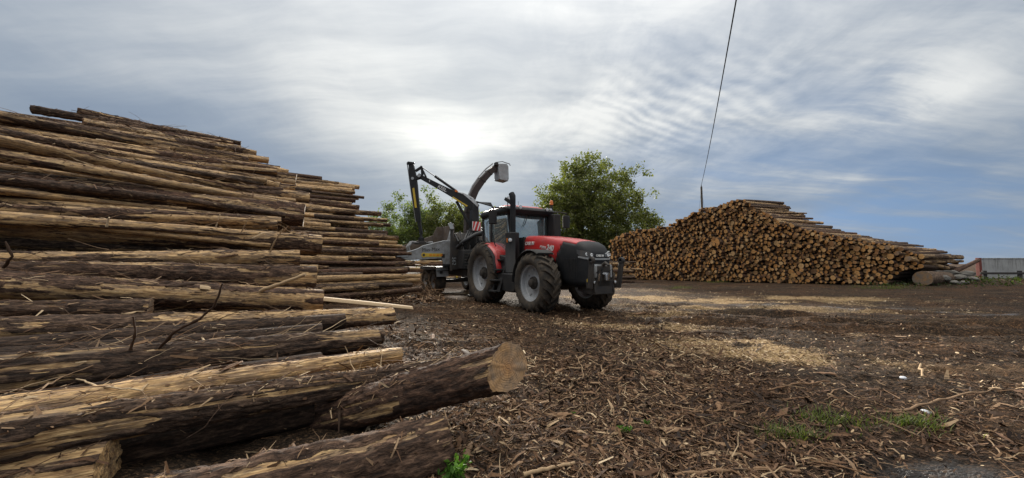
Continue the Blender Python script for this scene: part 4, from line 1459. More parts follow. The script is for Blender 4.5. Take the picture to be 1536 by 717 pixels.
MB().tube([(.62, -.86, 1.70), (.66, -1.0, 1.95), (.60, -1.0, 2.2), (.50, -.9, 2.3)], .015, 6).build('grab_handle', M['hose'], T)
# ---- front linkage
fl = MB()
fl.box((4.28, 0, .74), (.42, .62, .34)).box((4.42, 0, 1.0), (.14, .42, .5)).box((4.05, 0, .85), (.5, .5, .4))
for s in (-1, 1):
    fl.beam((4.35, s * .40, .78), (4.52, s * .46, .80), .08, .16).beam((4.50, s * .46, .72), (4.60, s * .48, 1.36), .07, .13, up=(1, 0, 0))
    fl.beam((4.5, s * .30, .62), (4.4, s * .30, 1.2), .05, .05)
fl.build('front_linkage', M['chassis'], T, .012)
for s in (-1, 1):
    MB().lathe([(.05, -.05), (.085, -.04), (.09, .0), (.085, .04), (.05, .05)], 14, 'Y', (4.60, s * .48, 1.38)).build('hook_end', M['chassis'], T)
    MB().tube([(4.44, s * .16, .78), (4.50, s * .16, 1.08)], .03, 10).build('lift_ram', M['chrome'], T)
    lamp(T, (4.53, s * .33, .86), (1, .1 * s, 0), .04)
MB().box((4.53, 0, 1.06), (.05, .18, .05)).box((4.55, 0, .98), (.08, .06, .16)).build('hitch_jaw', M['chrome'], T, .008)
MB().box((4.42, 0, 1.26), (.08, .52, .05)).box((4.46, -.24, 1.12), (.06, .05, .3)).box((4.46, .24, 1.12), (.06, .05, .3)).build('hitch_frame', M['lightgrey'], T, .006)
MB().tube([(4.42, 0, 1.24), (4.55, 0, 1.32), (4.66, 0, 1.26)], [.05, .045, .03], 10).build('top_link', M['chassis'], T)
lamp(T, (4.46, -.46, .90), (1, -.3, 0), .06, M['yellow'], 'marker_lamp')
for k, (y0, y1) in enumerate(((-.2, -.33), (.1, .25), (-.05, -.2))):
    MB().tube([(4.36, y0, 1.02), (4.60, (y0 + y1) / 2, 1.14 + .04 * k), (4.55, y1, .82)], .014, 6).build('hydraulic_hose', M['hose'], T)
# rear linkage and lamps
rl = MB()
for s in (-1, 1):
    rl.beam((-.5, s * .42, .7), (-1.15, s * .45, .62), .06, .12).tube([(-.75, s * .42, 1.3), (-.95, s * .44, .65)], .035, 8)
rl.box((-1.05, 0, .52), (.5, .14, .12))
rl.build('rear_linkage', M['chassis'], T, .01)
for s in (-1, 1):
    MB().box((-.98, s * .98, 1.62), (.06, .18, .1)).build('tail_lamp', M['signred'], T, .01)

# ------------------------------------------------------------------ trailed wood chipper with loading crane
CX = -4.6                                              # its base lies this far behind the tractor's rear axle
hd, ld = Vector((math.cos(MTH), math.sin(MTH), 0)), Vector((-math.sin(MTH), math.cos(MTH), 0))
cb = MC + hd * CX
W = empty('wood_chipper', (cb.x, cb.y, -.03), MTH)
tag(W, 'black trailed wood chipper with grey feed tray and loading crane, hitched behind the tractor', 'wood chipper')

for x in (-4.72, -5.85):
    for s in (-1, 1):
        wheel(W, (x, s * 1.0, .54), .54, .30, .46, 0, s, M['silver'], True, sp=.3)
f = MB()
for s in (-1, 1):
    f.box((-4.3, s * .45, .92), (4.6, .14, .24))
    f.box((-5.28, s * .78, .62), (1.3, .10, .14))
f.box((-5.28, 0, .58), (.14, 1.7, .14)).box((-4.72, 0, .54), (.12, 1.7, .12)).box((-5.85, 0, .54), (.12, 1.7, .12))
f.box((-2.2, 0, .92), (.2, 1.0, .24)).box((-6.5, 0, .92), (.2, 1.0, .24))
f.build('trailer_frame', M['chassis'], W, .012)
d = MB().beam((-2.2, -.35, .92), (-1.15, -.05, .60), .12, .2).beam((-2.2, .35, .92), (-1.15, .05, .60), .12, .2).box((-1.1, 0, .60), (.25, .16, .12))
d.build('drawbar', M['chassis'], W, .01)
MB().tube([(-.9, 0, .95), (-1.6, 0, .98), (-2.4, 0, 1.05)], [.06, .09, .06], 12).build('drive_shaft', M['dark'], W)
sup = MB().beam((-2.0, -.62, 1.1), (-2.0, -.62, .12), .09, .09).box((-2.0, -.62, .09), (.26, .26, .04))
sup.build('support_leg', M['chassis'], W, .006)
# chipper body: drum housing, engine-side covers, oil tank
b = MB()
b.prism([(-4.95, 1.04), (-3.05, 1.04), (-2.95, 1.30), (-3.05, 2.25), (-3.35, 2.55), (-4.6, 2.55), (-4.95, 2.2)], 'Y', -.70, .95)
b.build('drum_housing', M['chassis'], W, .03)
MB().box((-2.65, .35, 1.55), (.62, .95, .95)).build('oil_tank', M['dark'], W, .04)
MB().box((-2.55, -.55, 1.45), (.5, .55, .75)).build('valve_cabinet', M['dark'], W, .03)
cv = MB()
for k in range(5):
    cv.box((-2.28, -.55, 1.22 + k * .11), (.03, .42, .03))
cv.build('cooling_slats', M['chassis'], W, .004)
mp = MB().tube([(-3.02, -1.02, 1.0), (-3.02, -1.02, 2.62)], .055, 10).box((-3.02, -1.02, 2.64), (.16, .16, .05)).box((-3.02, -.86, 1.7), (.1, .3, 1.3))
mp.build('side_post', M['chassis'], W, .008)
lettering('562', .22, M['lightgrey'], W, (-2.955, -1.0, 1.55), (0, 0, -1), (0, 1, 0), .003)
MB().box((-2.99, -1.06, 2.78), (.03, .16, .28), Matrix.Rotation(R(28), 3, 'X')).build('mirror_plate', M['lightgrey'], W, .005)
for i in range(9):                                     # hydraulic blocks and couplings between tank and housing
    y = random.uniform(-.85, .4); z = random.uniform(1.2, 2.3)
    MB().box((-2.86 + random.uniform(-.05, .05), y, z), (.12, random.uniform(.08, .2), random.uniform(.06, .16))).build('valve_block', random.choice([M['chassis'], M['dark'], M['grey']]), W, .008)
for i in range(9):
    y0, z0 = random.uniform(-.9, .3), random.uniform(1.2, 2.0)
    y1, z1 = y0 + random.uniform(-.4, .5), random.uniform(1.6, 2.6)
    MB().tube([(-2.8, y0, z0), (-2.45, (y0 + y1) / 2 - .1, (z0 + z1) / 2 + random.uniform(-.2, .3)), (-2.75, y1, z1)], .022, 7).build('hydraulic_hose', M['hose'], W)

# ---- feed tray, open towards the left piles
TX0, TX1 = -3.6, -4.9
tr = empty('feed_tray'); tr.parent = W
near = [(-2.84, 1.66), (-2.86, 1.52), (-2.64, 1.42), (-1.23, 1.50), (-1.16, 1.28), (-.72, 1.26), (-.72, 2.24), (-1.15, 2.20), (-2.02, 1.97), (-2.20, 1.86), (-2.42, 1.78)]
MB().prism(near, 'X', TX0, TX0 + .035).build('side_panel', M['grey'], tr, .006)
far = [(-2.86, 1.62), (-2.7, 1.50), (-.72, 1.45), (-.72, 2.62), (-1.21, 2.47), (-2.12, 2.15), (-2.86, 1.86)]
MB().prism(far, 'X', TX1 - .035, TX1).build('side_panel', M['rustin'], tr, .006)
MB().tube([(TX0 + .02, y, z + .012) for y, z in ((-2.84, 1.66), (-2.42, 1.78), (-2.20, 1.86), (-2.02, 1.97), (-1.15, 2.20), (-.72, 2.24))], .024, 8).build('panel_rim', M['lightgrey'], tr)
MB().tube([(TX1 - .02, y, z + .012) for y, z in ((-2.86, 1.86), (-2.12, 2.15), (-1.21, 2.47), (-.72, 2.62))], .024, 8).build('panel_rim', M['rustin'], tr)
MB().prism([(-3.02, 1.56), (-2.84, 1.50), (-.70, 1.58), (-.70, 1.62), (-2.84, 1.56), (-3.02, 1.61)], 'X', TX1 - .1, TX0 + .0).build('tray_floor', M['rustin'], tr, .005)
MB().prism([(-3.06, 1.60), (-3.02, 1.54), (-2.62, 1.54), (-2.60, 1.62)], 'X', TX1 - .12, TX0 + .06).build('tray_lip', M['lightgrey'], tr, .012)
ch = MB()
for k in range(6):
    x = TX0 - .15 - k * .2
    ch.box((x, -1.75, 1.60), (.05, 2.0, .05))
ch.build('scraper_chain', M['chassis'], tr, .006)
# brown-lined intake hood at the inner end
MB().prism([(-1.15, 2.05), (-.70, 2.05), (-.66, 2.92), (-1.00, 2.90), (-1.16, 2.60)], 'X', TX1 + .02, TX1 + .07).build('intake_wall', M['rustin'], tr, .006)
MB().box((-4.25, -.70, 2.42), (1.30, .05, 1.0)).build('intake_wall', M['rustin'], tr, .006)
MB().prism([(-.98, 2.2), (-.70, 2.2), (-.70, 2.95), (-.78, 2.95)], 'X', TX0 - .06, TX0 - .01).build('intake_wall', M['lightgrey'], tr, .006)
rl = MB().tube([(TX1 + .1, -.86, 1.95), (TX0 - .1, -.86, 1.95)], .20, 16)
for k in range(8):
    a = k * math.pi / 4
    rl.box(((TX0 + TX1) / 2, -.86 + .21 * math.cos(a), 1.95 + .21 * math.sin(a)), (1.0, .05, .05), Matrix.Rotation(a, 3, 'X'))
rl.build('feed_roller', M['chassis'], tr)
MB().box((TX0 + .03, -.92, 1.75), (.05, .36, .98)).build('hinge_plate', M['grey'], tr, .008)
hn = MB()
for k in range(7):
    hn.tube([(TX0 + .07, -.73, 1.32 + k * .13), (TX0 + .07, -.73, 1.38 + k * .13)], .03, 8)
hn.build('hinge_pins', M['lightgrey'], tr)
lettering('Mus-Max', .20, M['chassis'], tr, (TX0 + .040, -2.05, 1.77), (0, 1, .06), (0, 0, 1), .003)
st = MB().box((TX0 + .038, -1.62, 1.63), (.006, .86, .14)).build('sticker', M['yellow'], tr)
MB().lathe([(.001, .006), (.10, .006), (.10, -.004)], 18, 'X', (TX0 + .041, -1.98, 1.63)).build('sticker_disc', M['yellow'], st)
MB().lathe([(.001, .012), (.055, .012), (.055, .0)], 7, 'X', (TX0 + .041, -1.98, 1.63)).build('sticker_mark', M['chassis'], st)
sb = MB()
for k in range(4):
    sb.box((TX0 + .042, -1.70 + k * .15, 1.63 + .0 * k), (.006, .10, .05))
sb.build('sticker_print', M['orange'], st)
MB().box((TX0 + .04, -1.14, 1.60), (.008, .2, .15)).build('type_plate', M['dark'], tr)

# ---- mudguards in light grey over the wheel pair
for s in (-1, 1):
    MB().prism([(-4.05, .74), (-3.98, .74), (-4.06, 1.12), (-4.2, 1.17), (-4.3, 1.17), (-4.3, 1.11), (-4.22, 1.11), (-4.13, 1.08)], 'Y', s * .76, s * 1.28).build('mudguard_flap', M['lightgrey'], W, .006)
    MB().prism([(-4.305, 1.165), (-6.30, 1.165), (-6.42, 1.08), (-6.38, 1.05), (-6.28, 1.11), (-4.305, 1.11)], 'Y', s * .76, s * 1.28).build('mudguard', M['chassis'], W, .006)
    MB().prism([(-4.15, 1.10), (-6.35, 1.10), (-6.35, 1.02), (-4.15, 1.02)], 'Y', s * 1.24, s * 1.27).build('mudguard_skirt', M['chassis'], W)
MB().box((-3.965, -1.1, .93), (.05, .12, .12)).build('marker_lamp', M['dark'], W, .01)
MB().tube([(-3.95, -1.3, .98), (-3.95, -.75, 1.0), (-3.6, -.5, 1.05)], .018, 6).build('mudguard_stay', M['chassis'], W)

# ---- discharge chute
pts = [(-3.75, .02, 2.5), (-3.75, .02, 3.5), (-3.73, .10, 4.02), (-3.71, .30, 4.48), (-3.69, .62, 4.94), (-3.68, .95, 5.31), (-3.67, 1.26, 5.57), (-3.66, 1.5, 5.66)]
cs_ch = []
for i, p in enumerate(pts):
    p = Vector(p)
    t = (Vector(pts[min(i + 1, 7)]) - Vector(pts[max(i - 1, 0)])).normalized()
    a = Vector((1, 0, 0)); a = (a - t * a.dot(t)).normalized(); n_ = a.cross(t)
    hw_, hh_ = .15, .17 - .008 * i
    cs_ch.append([p + a * i_ * hw_ + n_ * j_ * hh_ for i_, j_ in ((-1, -1), (1, -1), (1, 1), (-1, 1))])
chu = MB().loft(cs_ch).build('discharge_chute', M['chute'], W, .012)
rb = MB()
for j in (1, 4, 5, 6):
    sec = cs_ch[j]
    cc = sum(sec, Vector()) / 4
    t = (Vector(pts[j + 1]) - Vector(pts[j - 1])).normalized() * .03
    rb.loft([[cc + (q - cc) * 1.10 - t for q in sec], [cc + (q - cc) * 1.10 + t for q in sec]])
rb.build('chute_flange', M['chassis'], chu, .006)
MB().tube([Vector(p) + Vector((.17, -.20, .14)) for p in pts[2:7]], .03, 8).build('chute_ram', M['lightgrey'], chu)
df = MB().prism([(1.36, 5.02), (1.80, 4.98), (1.84, 5.10), (1.82, 5.66), (1.74, 5.78), (1.34, 5.74), (1.30, 5.55)], 'X', -3.90, -3.42)
df.build('deflector', M['lightgrey'], chu, .02)
MB().tube([(-3.5, 1.2, 5.78), (-3.5, 1.55, 5.86), (-3.5, 1.92, 5.80), (-3.5, 1.95, 5.72)], .018, 6).build('deflector_rail', M['chassis'], chu)
MB().box((-3.48, 1.22, 5.70), (.14, .16, .12)).build('deflector_motor', M['chassis'], chu, .01)

# ---- loading crane
col = MB().tube([(-3.1, 0, 1.0), (-3.1, 0, 1.6), (-3.1, 0, 2.5)], [.30, .24, .22], 18).box((-3.1, 0, 1.15), (.75, .9, .3))
col = col.build('crane_base', M['crane'], W, .01)
cl = MB().beam((-3.1, 0, 2.4), (-3.1, 0, 3.75), .34, .38, .26, .30, up=(1, 0, 0)).box((-3.1, 0, 2.55), (.5, .5, .25))
cl.build('crane_column', M['crane'], W, .02)
PV, KN = Vector((-3.09, .0, 3.70)), Vector((-4.36, -2.0, 4.98))
bd = (KN - PV).normalized(); hz = Vector((bd.x, bd.y, 0)).normalized(); sd = Vector((hz.y, -hz.x, 0)); bu = sd.cross(bd)
if bu.z < 0: bu = -bu
camside = sd if (sd.x * hd + sd.y * ld).y < 0 else -sd
boom = MB()
bs = []
for tt, wd, dn, upw in ((-.08, .24, .22, .10), (.25, .26, .22, .20), (.55, .24, .20, .22), (.85, .20, .15, .15), (1.6, .17, .11, .11), (2.5, .15, .09, .09), (2.72, .15, .09, .10)):
    p = PV + bd * tt
    bs.append([p + sd * i_ * wd / 2 + bu * j_ for i_, j_ in ((-1, -dn), (1, -dn), (1, upw), (-1, upw))])
boom.loft(bs)
bo = boom.build('crane_boom', M['crane'], W, .012)
# grey cover on the boom root and yellow strip
MB().loft([[PV + bd * tt + sd * i_ * .14 + bu * j_ for i_, j_ in ((-1, a_), (1, a_), (.8, b_), (-.8, b_))] for tt, a_, b_ in ((-.16, .00, .12), (.2, .10, .26), (.62, .18, .25), (.85, .155, .18))]).build('boom_cover', M['lightgrey'], bo, .01)
MB().beam(PV + bd * .22 - bu * .17 + camside * .142, PV + bd * .95 - bu * .125 + camside * .112, .012, .065).build('warning_strip', M['yellow'], bo)
cxd = -bd if (bd.x * hd + bd.y * ld).x < 0 else bd
lettering('KESLA', .19, M['white'], bo, PV + bd * 1.72 - bu * .07 + camside * .088, cxd, bu, .003, bold=.003)
MB().box(PV + bd * 2.15 + camside * .085 + bu * .02, (.02, .02, .10)).build('label_tick', M['white'], bo)
# lift ram above the boom with its linkage to the stick
R0, R1 = PV + bd * .95 + bu * .17, Vector((-4.29, -1.89, 5.35))
mid = R0.lerp(R1, .62)
MB().tube([R0, mid], .055, 12).build('boom_ram', M['crane'], bo)
MB().tube([mid, R1], .025, 10).build('ram_rod', M['chrome'], bo)
MB().tube([R0 - sd * .13, R0 + sd * .13], .05, 10).build('ram_pin', M['orange'], bo)
lk = MB()
for s in (-1, 1):
    lk.beam(R1 + sd * .08 * s, KN + bu * .10 + sd * .08 * s - bd * .12, .03, .06).beam(R1 + sd * .08 * s, KN + bd * .16 + sd * .08 * s + Vector((0, 0, .12)), .03, .06)
    lk.beam(KN - bd * .3 + bu * .1 + sd * .08 * s, R1 + sd * .08 * s - Vector((0, 0, .05)), .03, .05)
lk.tube([R1 - sd * .12, R1 + sd * .12], .035, 8)
lk.build('linkage', M['crane'], bo)
# lift ram below the boom, from the column
MB().tube([(-3.16, -.10, 2.75), PV + bd * .75 - bu * .2], .06, 12).build('lift_ram', M['crane'], bo)
# hanging stick
S0, S1 = Vector((-4.53, -2.27, 5.46)), Vector((-4.34, -1.97, 3.02))
S2 = Vector((-4.28, -1.88, 2.55))
ax = (S1 - S0).normalized()
stk = MB().loft([[p + hz * i_ * a_ + sd * j_ * b_ for i_, j_ in ((-1, -1), (1, -1), (1, 1), (-1, 1))] for p, a_, b_ in ((S0, .10, .08), (S0 + ax * .5, .15, .09), (S0 + ax * .9, .15, .09), (S0 + ax * 1.5, .125, .085), (S1, .10, .075))])
so_ = stk.build('crane_stick', M['crane'], W, .012)
MB().loft([[p + hz * i_ * .065 + sd * j_ * .06 for i_, j_ in ((-1, -1), (1, -1), (1, 1), (-1, 1))] for p in (S1 - ax * .2, S2)]).build('stick_extension', M['crane'], so_, .008)
MB().box(S0 + Vector((-.02, -.03, .05)), (.22, .28, .10)).build('stick_cap', M['crane'], so_, .015)
pmid = S0 + ax * 1.45
MB().beam(pmid - ax * .42 + camside * .098 + hz * .02, pmid + ax * .42 + camside * .092 + hz * .02, .012, .085, up=tuple(camside.cross(ax))).build('warning_strip', M['yellow'], so_)
MB().tube([S0 + hz * .17, S0 + ax * 1.2 + hz * .16, S1 + hz * .12], .022, 8).build('stick_pipe', M['lightgrey'], so_)
MB().tube([KN - bd * .05 + sd * .13, KN - bd * .05 - sd * .13], .07, 12).tube([S0 + ax * .62 + sd * .12, S0 + ax * .62 - sd * .12], .06, 12).build('knuckle_pin', M['lightgrey'], so_)
MB().beam(KN - bd * .10, S0 + ax * .62, .16, .16).build('knuckle', M['crane'], so_, .01)
# rotator and log grapple resting in the tray
gr = empty('grapple'); gr.parent = W
G0 = Vector((-4.28, -1.87, 2.35))
MB().tube([S2, S2 - Vector((0, 0, .1)), G0], [.06, .05, .09], 12).tube([G0, G0 - Vector((0, 0, .16))], .12, 14).build('rotator', M['crane'], gr)
MB().box(G0 - Vector((0, 0, .2)), (.34, .5, .12)).build('grapple_body', M['chassis'], gr, .01)
for s in (-1, 1):
    for xo in (-.13, .13):
        cpt = [G0 + Vector((xo, s * .16, -.2)), G0 + Vector((xo, s * .42, -.18)), G0 + Vector((xo, s * .56, -.38)), G0 + Vector((xo, s * .50, -.62)), G0 + Vector((xo, s * .34, -.74))]
        MB().tube(cpt, [.045, .05, .05, .04, .02], 8).build('claw', M['grey'], gr)
    MB().tube([G0 + Vector((-.13, s * .5, -.62)), G0 + Vector((.13, s * .5, -.62))], .03, 8).build('claw_bar', M['grey'], gr)
# hoses looping behind the boom root
for k in range(4):
    a = Vector((-3.0 + .05 * k, .16, 3.55 - .05 * k))
    MB().tube([PV + bd * .1 + Vector((.06 * k, .10, .1)), a + Vector((.25, .42, .25)), a + Vector((.32, .62, -.25)), a + Vector((.2, .50, -.75)), a + Vector((0, .16, -.95))], .032, 8).build('hydraulic_hose', M['hose'], W)
for k in range(3):
    MB().tube([(-3.0, -.1 - .1 * k, 2.6), (-2.6, -.35 - .12 * k, 2.45 - .05 * k), (-2.5, -.55 - .1 * k, 2.1), (-2.62, -.6, 1.8)], .04, 8).build('hydraulic_hose', M['hose'], W)
MB().tube([(-2.3, .05, 2.55), (-2.35, -.3, 2.42), (-2.5, -.75, 2.12), (-2.75, -.9, 1.9)], [.085, .085, .08, .07], 12).build('air_hose', M['hose'], W)
# red and white warning board
wb = MB().box((-2.60, -.12, 2.79), (.03, .37, .36)).build('warning_board', M['white'], W, .003)
for k, cy in enumerate((-.16, .0, .16)):
    pl = [(cy - .05, -.18), (cy + .05, -.18), (cy + .17, .18), (cy + .07, .18)]
    pl = [(-.12 + max(-.183, min(.183, y * 1.0 - .06)), 2.79 + z) for y, z in pl]
    if k == 1 or k == 0 or k == 2:
        MB().prism(pl, 'X', -2.583, -2.579).build('red_stripe', M['signred'], wb)
MB().beam((-2.62, -.12, 2.0), (-2.62, -.12, 2.7), .05, .05).build('board_post', M['chassis'], W)
MB().box((-2.5, .45, 2.72), (.5, .62, .10)).box((-2.5, .45, 2.62), (.44, .56, .12)).build('light_bar', M['lightgrey'], W, .02)
MB().box((-2.5, .45, 2.3), (.3, .4, .55)).build('filter_box', M['chassis'], W, .03)
lamp(W, (-2.35, -1.05, .78), (1, -.2, 0), .05, M['yellow'], 'marker_lamp')
lamp(W, (-2.75, .25, 3.25), (1, -.3, 0), .06)
for o in W.children:
    o.location.x -= CX

# ------------------------------------------------------------------ trees
def make_leaf(name, c0, c1, c2):
    m, t = newmat(name)
    a = t.n('ShaderNodeAttribute', attribute_name='rnd').outputs['Fac']
    c = t.ramp(a, [(0, c0), (.5, c1), (1, c2)])
    d = t.n('ShaderNodeBsdfPrincipled', {'Base Color': c, 'Roughness': .55, 'Specular IOR Level': .25})
    tl = t.n('ShaderNodeBsdfTranslucent', {0: t.mix(1.0, c, (1.5, 1.7, .7), 'MULTIPLY')})
    mx_ = t.n('ShaderNodeMixShader', {0: .42, 1: d.outputs[0], 2: tl.outputs[0]})
    finish(t, mx_.outputs[0])
    return m


M['leaf'] = make_leaf('leaf_green', (.055, .066, .021), (.108, .118, .040), (.19, .185, .082))
M['leaf2'] = make_leaf('leaf_cool_green', (.055, .075, .028), (.095, .12, .045), (.16, .18, .08))
M['twig'] = emitless('tree_bark', (.060, .050, .040), .9)


def leaf_mesh(name, centers, size, mat, rg, spread):
    """leaf-sized bent faces scattered round twig points"""
    n = len(centers)
    c = centers + rg.normal(0, 1, (n, 3)) * spread
    nrm = rg.normal(0, 1, (n, 3)); nrm[:, 2] += .5
    nrm /= np.linalg.norm(nrm, axis=1)[:, None]
    t = np.cross(nrm, rg.normal(0, 1, (n, 3))); t /= np.linalg.norm(t, axis=1)[:, None]
    b = np.cross(nrm, t)
    s = (size * rg.uniform(.55, 1.35, n))[:, None]
    v = np.stack([c - t * s, c + b * s * .55 - nrm * s * .15, c + t * s, c - b * s * .55 - nrm * s * .15], 1).reshape(-1, 3)
    f = np.arange(4 * n).reshape(-1, 4)
    return np_mesh(name, v, f, [mat], False, {'rnd': np.repeat(rg.random(n), 4)})


def tree(name, base, H, width, label, seed_, leaves, leaf, nclus, low=.2, group=None, mat='leaf', cl=.5, stems=1, bough=None):
    """forked trunk with limbs out to leaf clumps spread through a rounded crown"""
    rg = np.random.default_rng(seed_)
    root = empty(name, base)
    tag(root, label, 'tree', group)
    mb = MB()
    zc_, rz = H * (1 + low) / 2, H * (1 - low) / 2
    C = rg.normal(0, 1, (nclus, 3)); C /= np.linalg.norm(C, axis=1)[:, None]
    C = C * (rg.random((nclus, 1)) ** .34)
    lump = .90 + .2 * fbm(C[:, 0] * 1.7 + seed_, C[:, 1] * 1.7, C[:, 2] * 1.7, 2)[:, None]
    C = C * lump * np.array([width / 2, width / 2, rz]) + np.array([0, 0, zc_])
    C = C[C[:, 2] < H * .985]
    if bough is not None:
        C = np.concatenate([C, np.array(bough) + rg.normal(0, .6, (9, 3))])
    forks = []
    for s_ in range(stems):
        a = rg.uniform(0, 6.28)
        lean = Vector((math.cos(a), math.sin(a), 0)) * (.10 * H if stems > 1 else .02 * H)
        p0_, p1_, p2_ = Vector((0, 0, -.3)), lean * .35 + Vector((0, 0, H * low * .8)), lean + Vector((0, 0, H * .42))
        p3_ = lean * 1.5 + Vector((0, 0, H * .72))
        r = H * .02 / (stems ** .4)
        mb.tube([p0_, p1_, p2_, p3_], [r * 1.25, r, r * .7, r * .3], 8, False)
        forks += [p1_, p1_.lerp(p2_, .5), p2_, p2_.lerp(p3_, .5), p3_]
    twig_pts = []
    for c_ in C:
        c_ = Vector(c_)
        cand = [f for f in forks if f.z < c_.z + .15 * H] or forks[:1]
        q = min(cand, key=lambda f: (f - c_).length + .6 * abs((c_.z - f.z) - (c_ - f).length * .55))
        L = (c_ - q).length
        m1 = q.lerp(c_, .45) + Vector(rg.normal(0, .07, 3)) * L + Vector((0, 0, -.06 * L))
        r = .010 + .0075 * L
        mb.tube([q, m1, c_], [r * 1.1, r * .7, r * .25], 5, False)
        if rg.random() < .5: forks.append(m1)
        for _ in range(4):
            e = c_ + Vector(rg.normal(0, cl * 1.0, 3))
            mb.tube([m1.lerp(c_, rg.uniform(.4, .9)), e], [.016, .006], 3, False)
            twig_pts.append(np.array(e))
    mb.build('trunk', M['twig'], root, smooth=60)
    tw = np.array(twig_pts)
    pick = tw[rg.integers(0, len(tw), leaves)]
    link('crown', leaf_mesh('crown', pick, leaf, M[mat], rg, cl * .55), root)
    return root


def tree_at(px, py, y, *a, **k):
    """stand a tree on the ground so that its top reaches pixel (px, py) at distance y"""
    p = at_y(px, py, y)
    return tree(a[0], (p.x, p.y, -.05), p.z, *a[1:], **k)


tree_at(887, 236, 46, 'tree', 12.7, 'large round-crowned green tree rising behind the tractor bonnet', 5, 44000, .155, 300, low=.06, cl=.52, stems=4, bough=(6.6, 0, 6.3))
tree_at(635, 286, 52, 'tree', 6.6, 'loose pale green tree behind the hanging crane arm, tallest of the far trees', 21, 8000, .16, 44, mat='leaf2', cl=.6)
tree_at(664, 302, 50, 'tree', 5.6, 'bushy tree under the crane boom, right of the crane arm', 22, 9000, .15, 46, low=.12, cl=.55)
tree_at(604, 300, 56, 'tree', 5.0, 'thin tree left of the crane arm, above the rear pile', 23, 5000, .16, 28, mat='leaf2', cl=.6)
tree_at(573, 314, 60, 'tree', 5.5, 'small dark tree just over the end of the rear pile', 24, 5000, .16, 30, mat='leaf2', cl=.6)
tree_at(697, 308, 54, 'tree', 4.6, 'narrow tree directly behind the crane column', 25, 6000, .16, 34, low=.12, cl=.55)
tree_at(742, 322, 55, 'tree', 5.6, 'low tree behind the cab of the tractor', 26, 6000, .16, 36, low=.1, cl=.55)
for i, (px, py, y, lab) in enumerate(((790, 345, 50, 'low bush behind the tractor cab'), (852, 338, 44, 'bright bush at the foot of the large tree, above the bonnet'), (910, 348, 47, 'dark bush at the foot of the large tree, at the end of the right stack'),
                                      (640, 345, 54, 'hedge bush low behind the feed tray'), (690, 348, 53, 'hedge bush low behind the crane column'), (590, 350, 58, 'hedge bush low behind the rear pile'))):
    p = at_y(px, py, y)
    rg = np.random.default_rng(60 + i)
    root = empty('bush', (p.x, p.y, -.05)); tag(root, lab, 'bush', 'bushes behind the machine')
    n = 6000
    H_ = p.z
    cc = rg.normal(0, 1, (40, 3)); cc /= np.linalg.norm(cc, axis=1)[:, None]
    cc = cc * rg.uniform(.5, 1, (40, 1)) * np.array([2.8, 1.6, H_ * .5]) + np.array([0, 0, H_ * .5])
    mb = MB()
    for q in cc[::3]:
        mb.tube([(0, 0, 0), Vector(q) * .5 + Vector((0, 0, .2)), q], [.05, .03, .01], 4, False)
    mb.build('stem', M['twig'], root)
    link('foliage', leaf_mesh('foliage', cc[rg.integers(0, 40, n)], .13, M['leaf' if i % 2 else 'leaf2'], rg, .45), root)

# ------------------------------------------------------------------ power line
M['wood_pole'] = emitless('weathered_pole', (.10, .085, .07), .85)
M['wire'] = emitless('cable', (.012, .012, .013), .95, 0, .05)
p0 = at_y(1052, 280, 45)
P1 = Vector((-5.2, -15.0, p0.z))
def pole(base, top, lab):
    r = empty('power_pole', (base.x, base.y, 0)); tag(r, lab, 'power pole')
    MB().tube([(0, 0, -.3), (0, 0, top * .5), (0, 0, top)], [.17, .14, .11], 12).build('shaft', M['wood_pole'], r)
    MB().tube([(0, 0, top), (0, 0, top + .22)], [.05, .035], 8).build('insulator', M['dark'], r)
    MB().tube([(.0, 0, top - .5), (.35, -.1, top - 3.2)], .008, 5).build('stay_wire', M['wire'], r)
    MB().tube([(-.0, 0, top - .1), (-.75, -.4, top - 4.5)], .008, 5).build('stay_wire', M['wire'], r)
pole(p0, p0.z, 'slim grey power pole standing behind the right stack')
a, b = Vector((p0.x, p0.y, p0.z + .2)), P1 + Vector((0, 0, .2))
pts = []
for i in range(41):
    t = i / 40
    p = a.lerp(b, t); p.z -= 4 * 1.1 * t * (1 - t)
    pts.append(p)
mid_ = [project(*p) for p in pts if p.y > 5]
wire = MB().tube(pts, .022, 8).build('power_cable', M['wire'])
tag(wire, 'single thin black cable running from the far pole up over the yard', 'cable')

# ------------------------------------------------------------------ concrete wall and rails on the right
def make_concrete():
    m, t = newmat('stained_concrete')
    oc = t.n('ShaderNodeTexCoord').outputs['Object']
    n1 = t.noise(oc, 1.6, 6, .65); n2 = t.noise(t.mapping(oc, scale=(6, 6, .6)), 1.5, 5, .65); n3 = t.noise(oc, 30, 4, .6)
    c = t.ramp(t.math('ADD', t.math('MULTIPLY', n1, .6), t.math('MULTIPLY', n3, .4)), [(.3, (.26, .26, .25)), (.7, (.46, .46, .45))])
    sp = t.n('ShaderNodeSeparateXYZ', {0: oc})
    run = t.math('MULTIPLY', t.step(n2, .42, .7), t.step(sp.outputs[2], .5, 1.5))
    c = t.mix(t.math('MULTIPLY', run, .8), c, (.07, .065, .055))
    b = t.n('ShaderNodeBsdfPrincipled', {'Base Color': c, 'Roughness': .9, 'Normal': bump(t, n3, .3, .01)})
    finish(t, b.outputs[0])
    return m


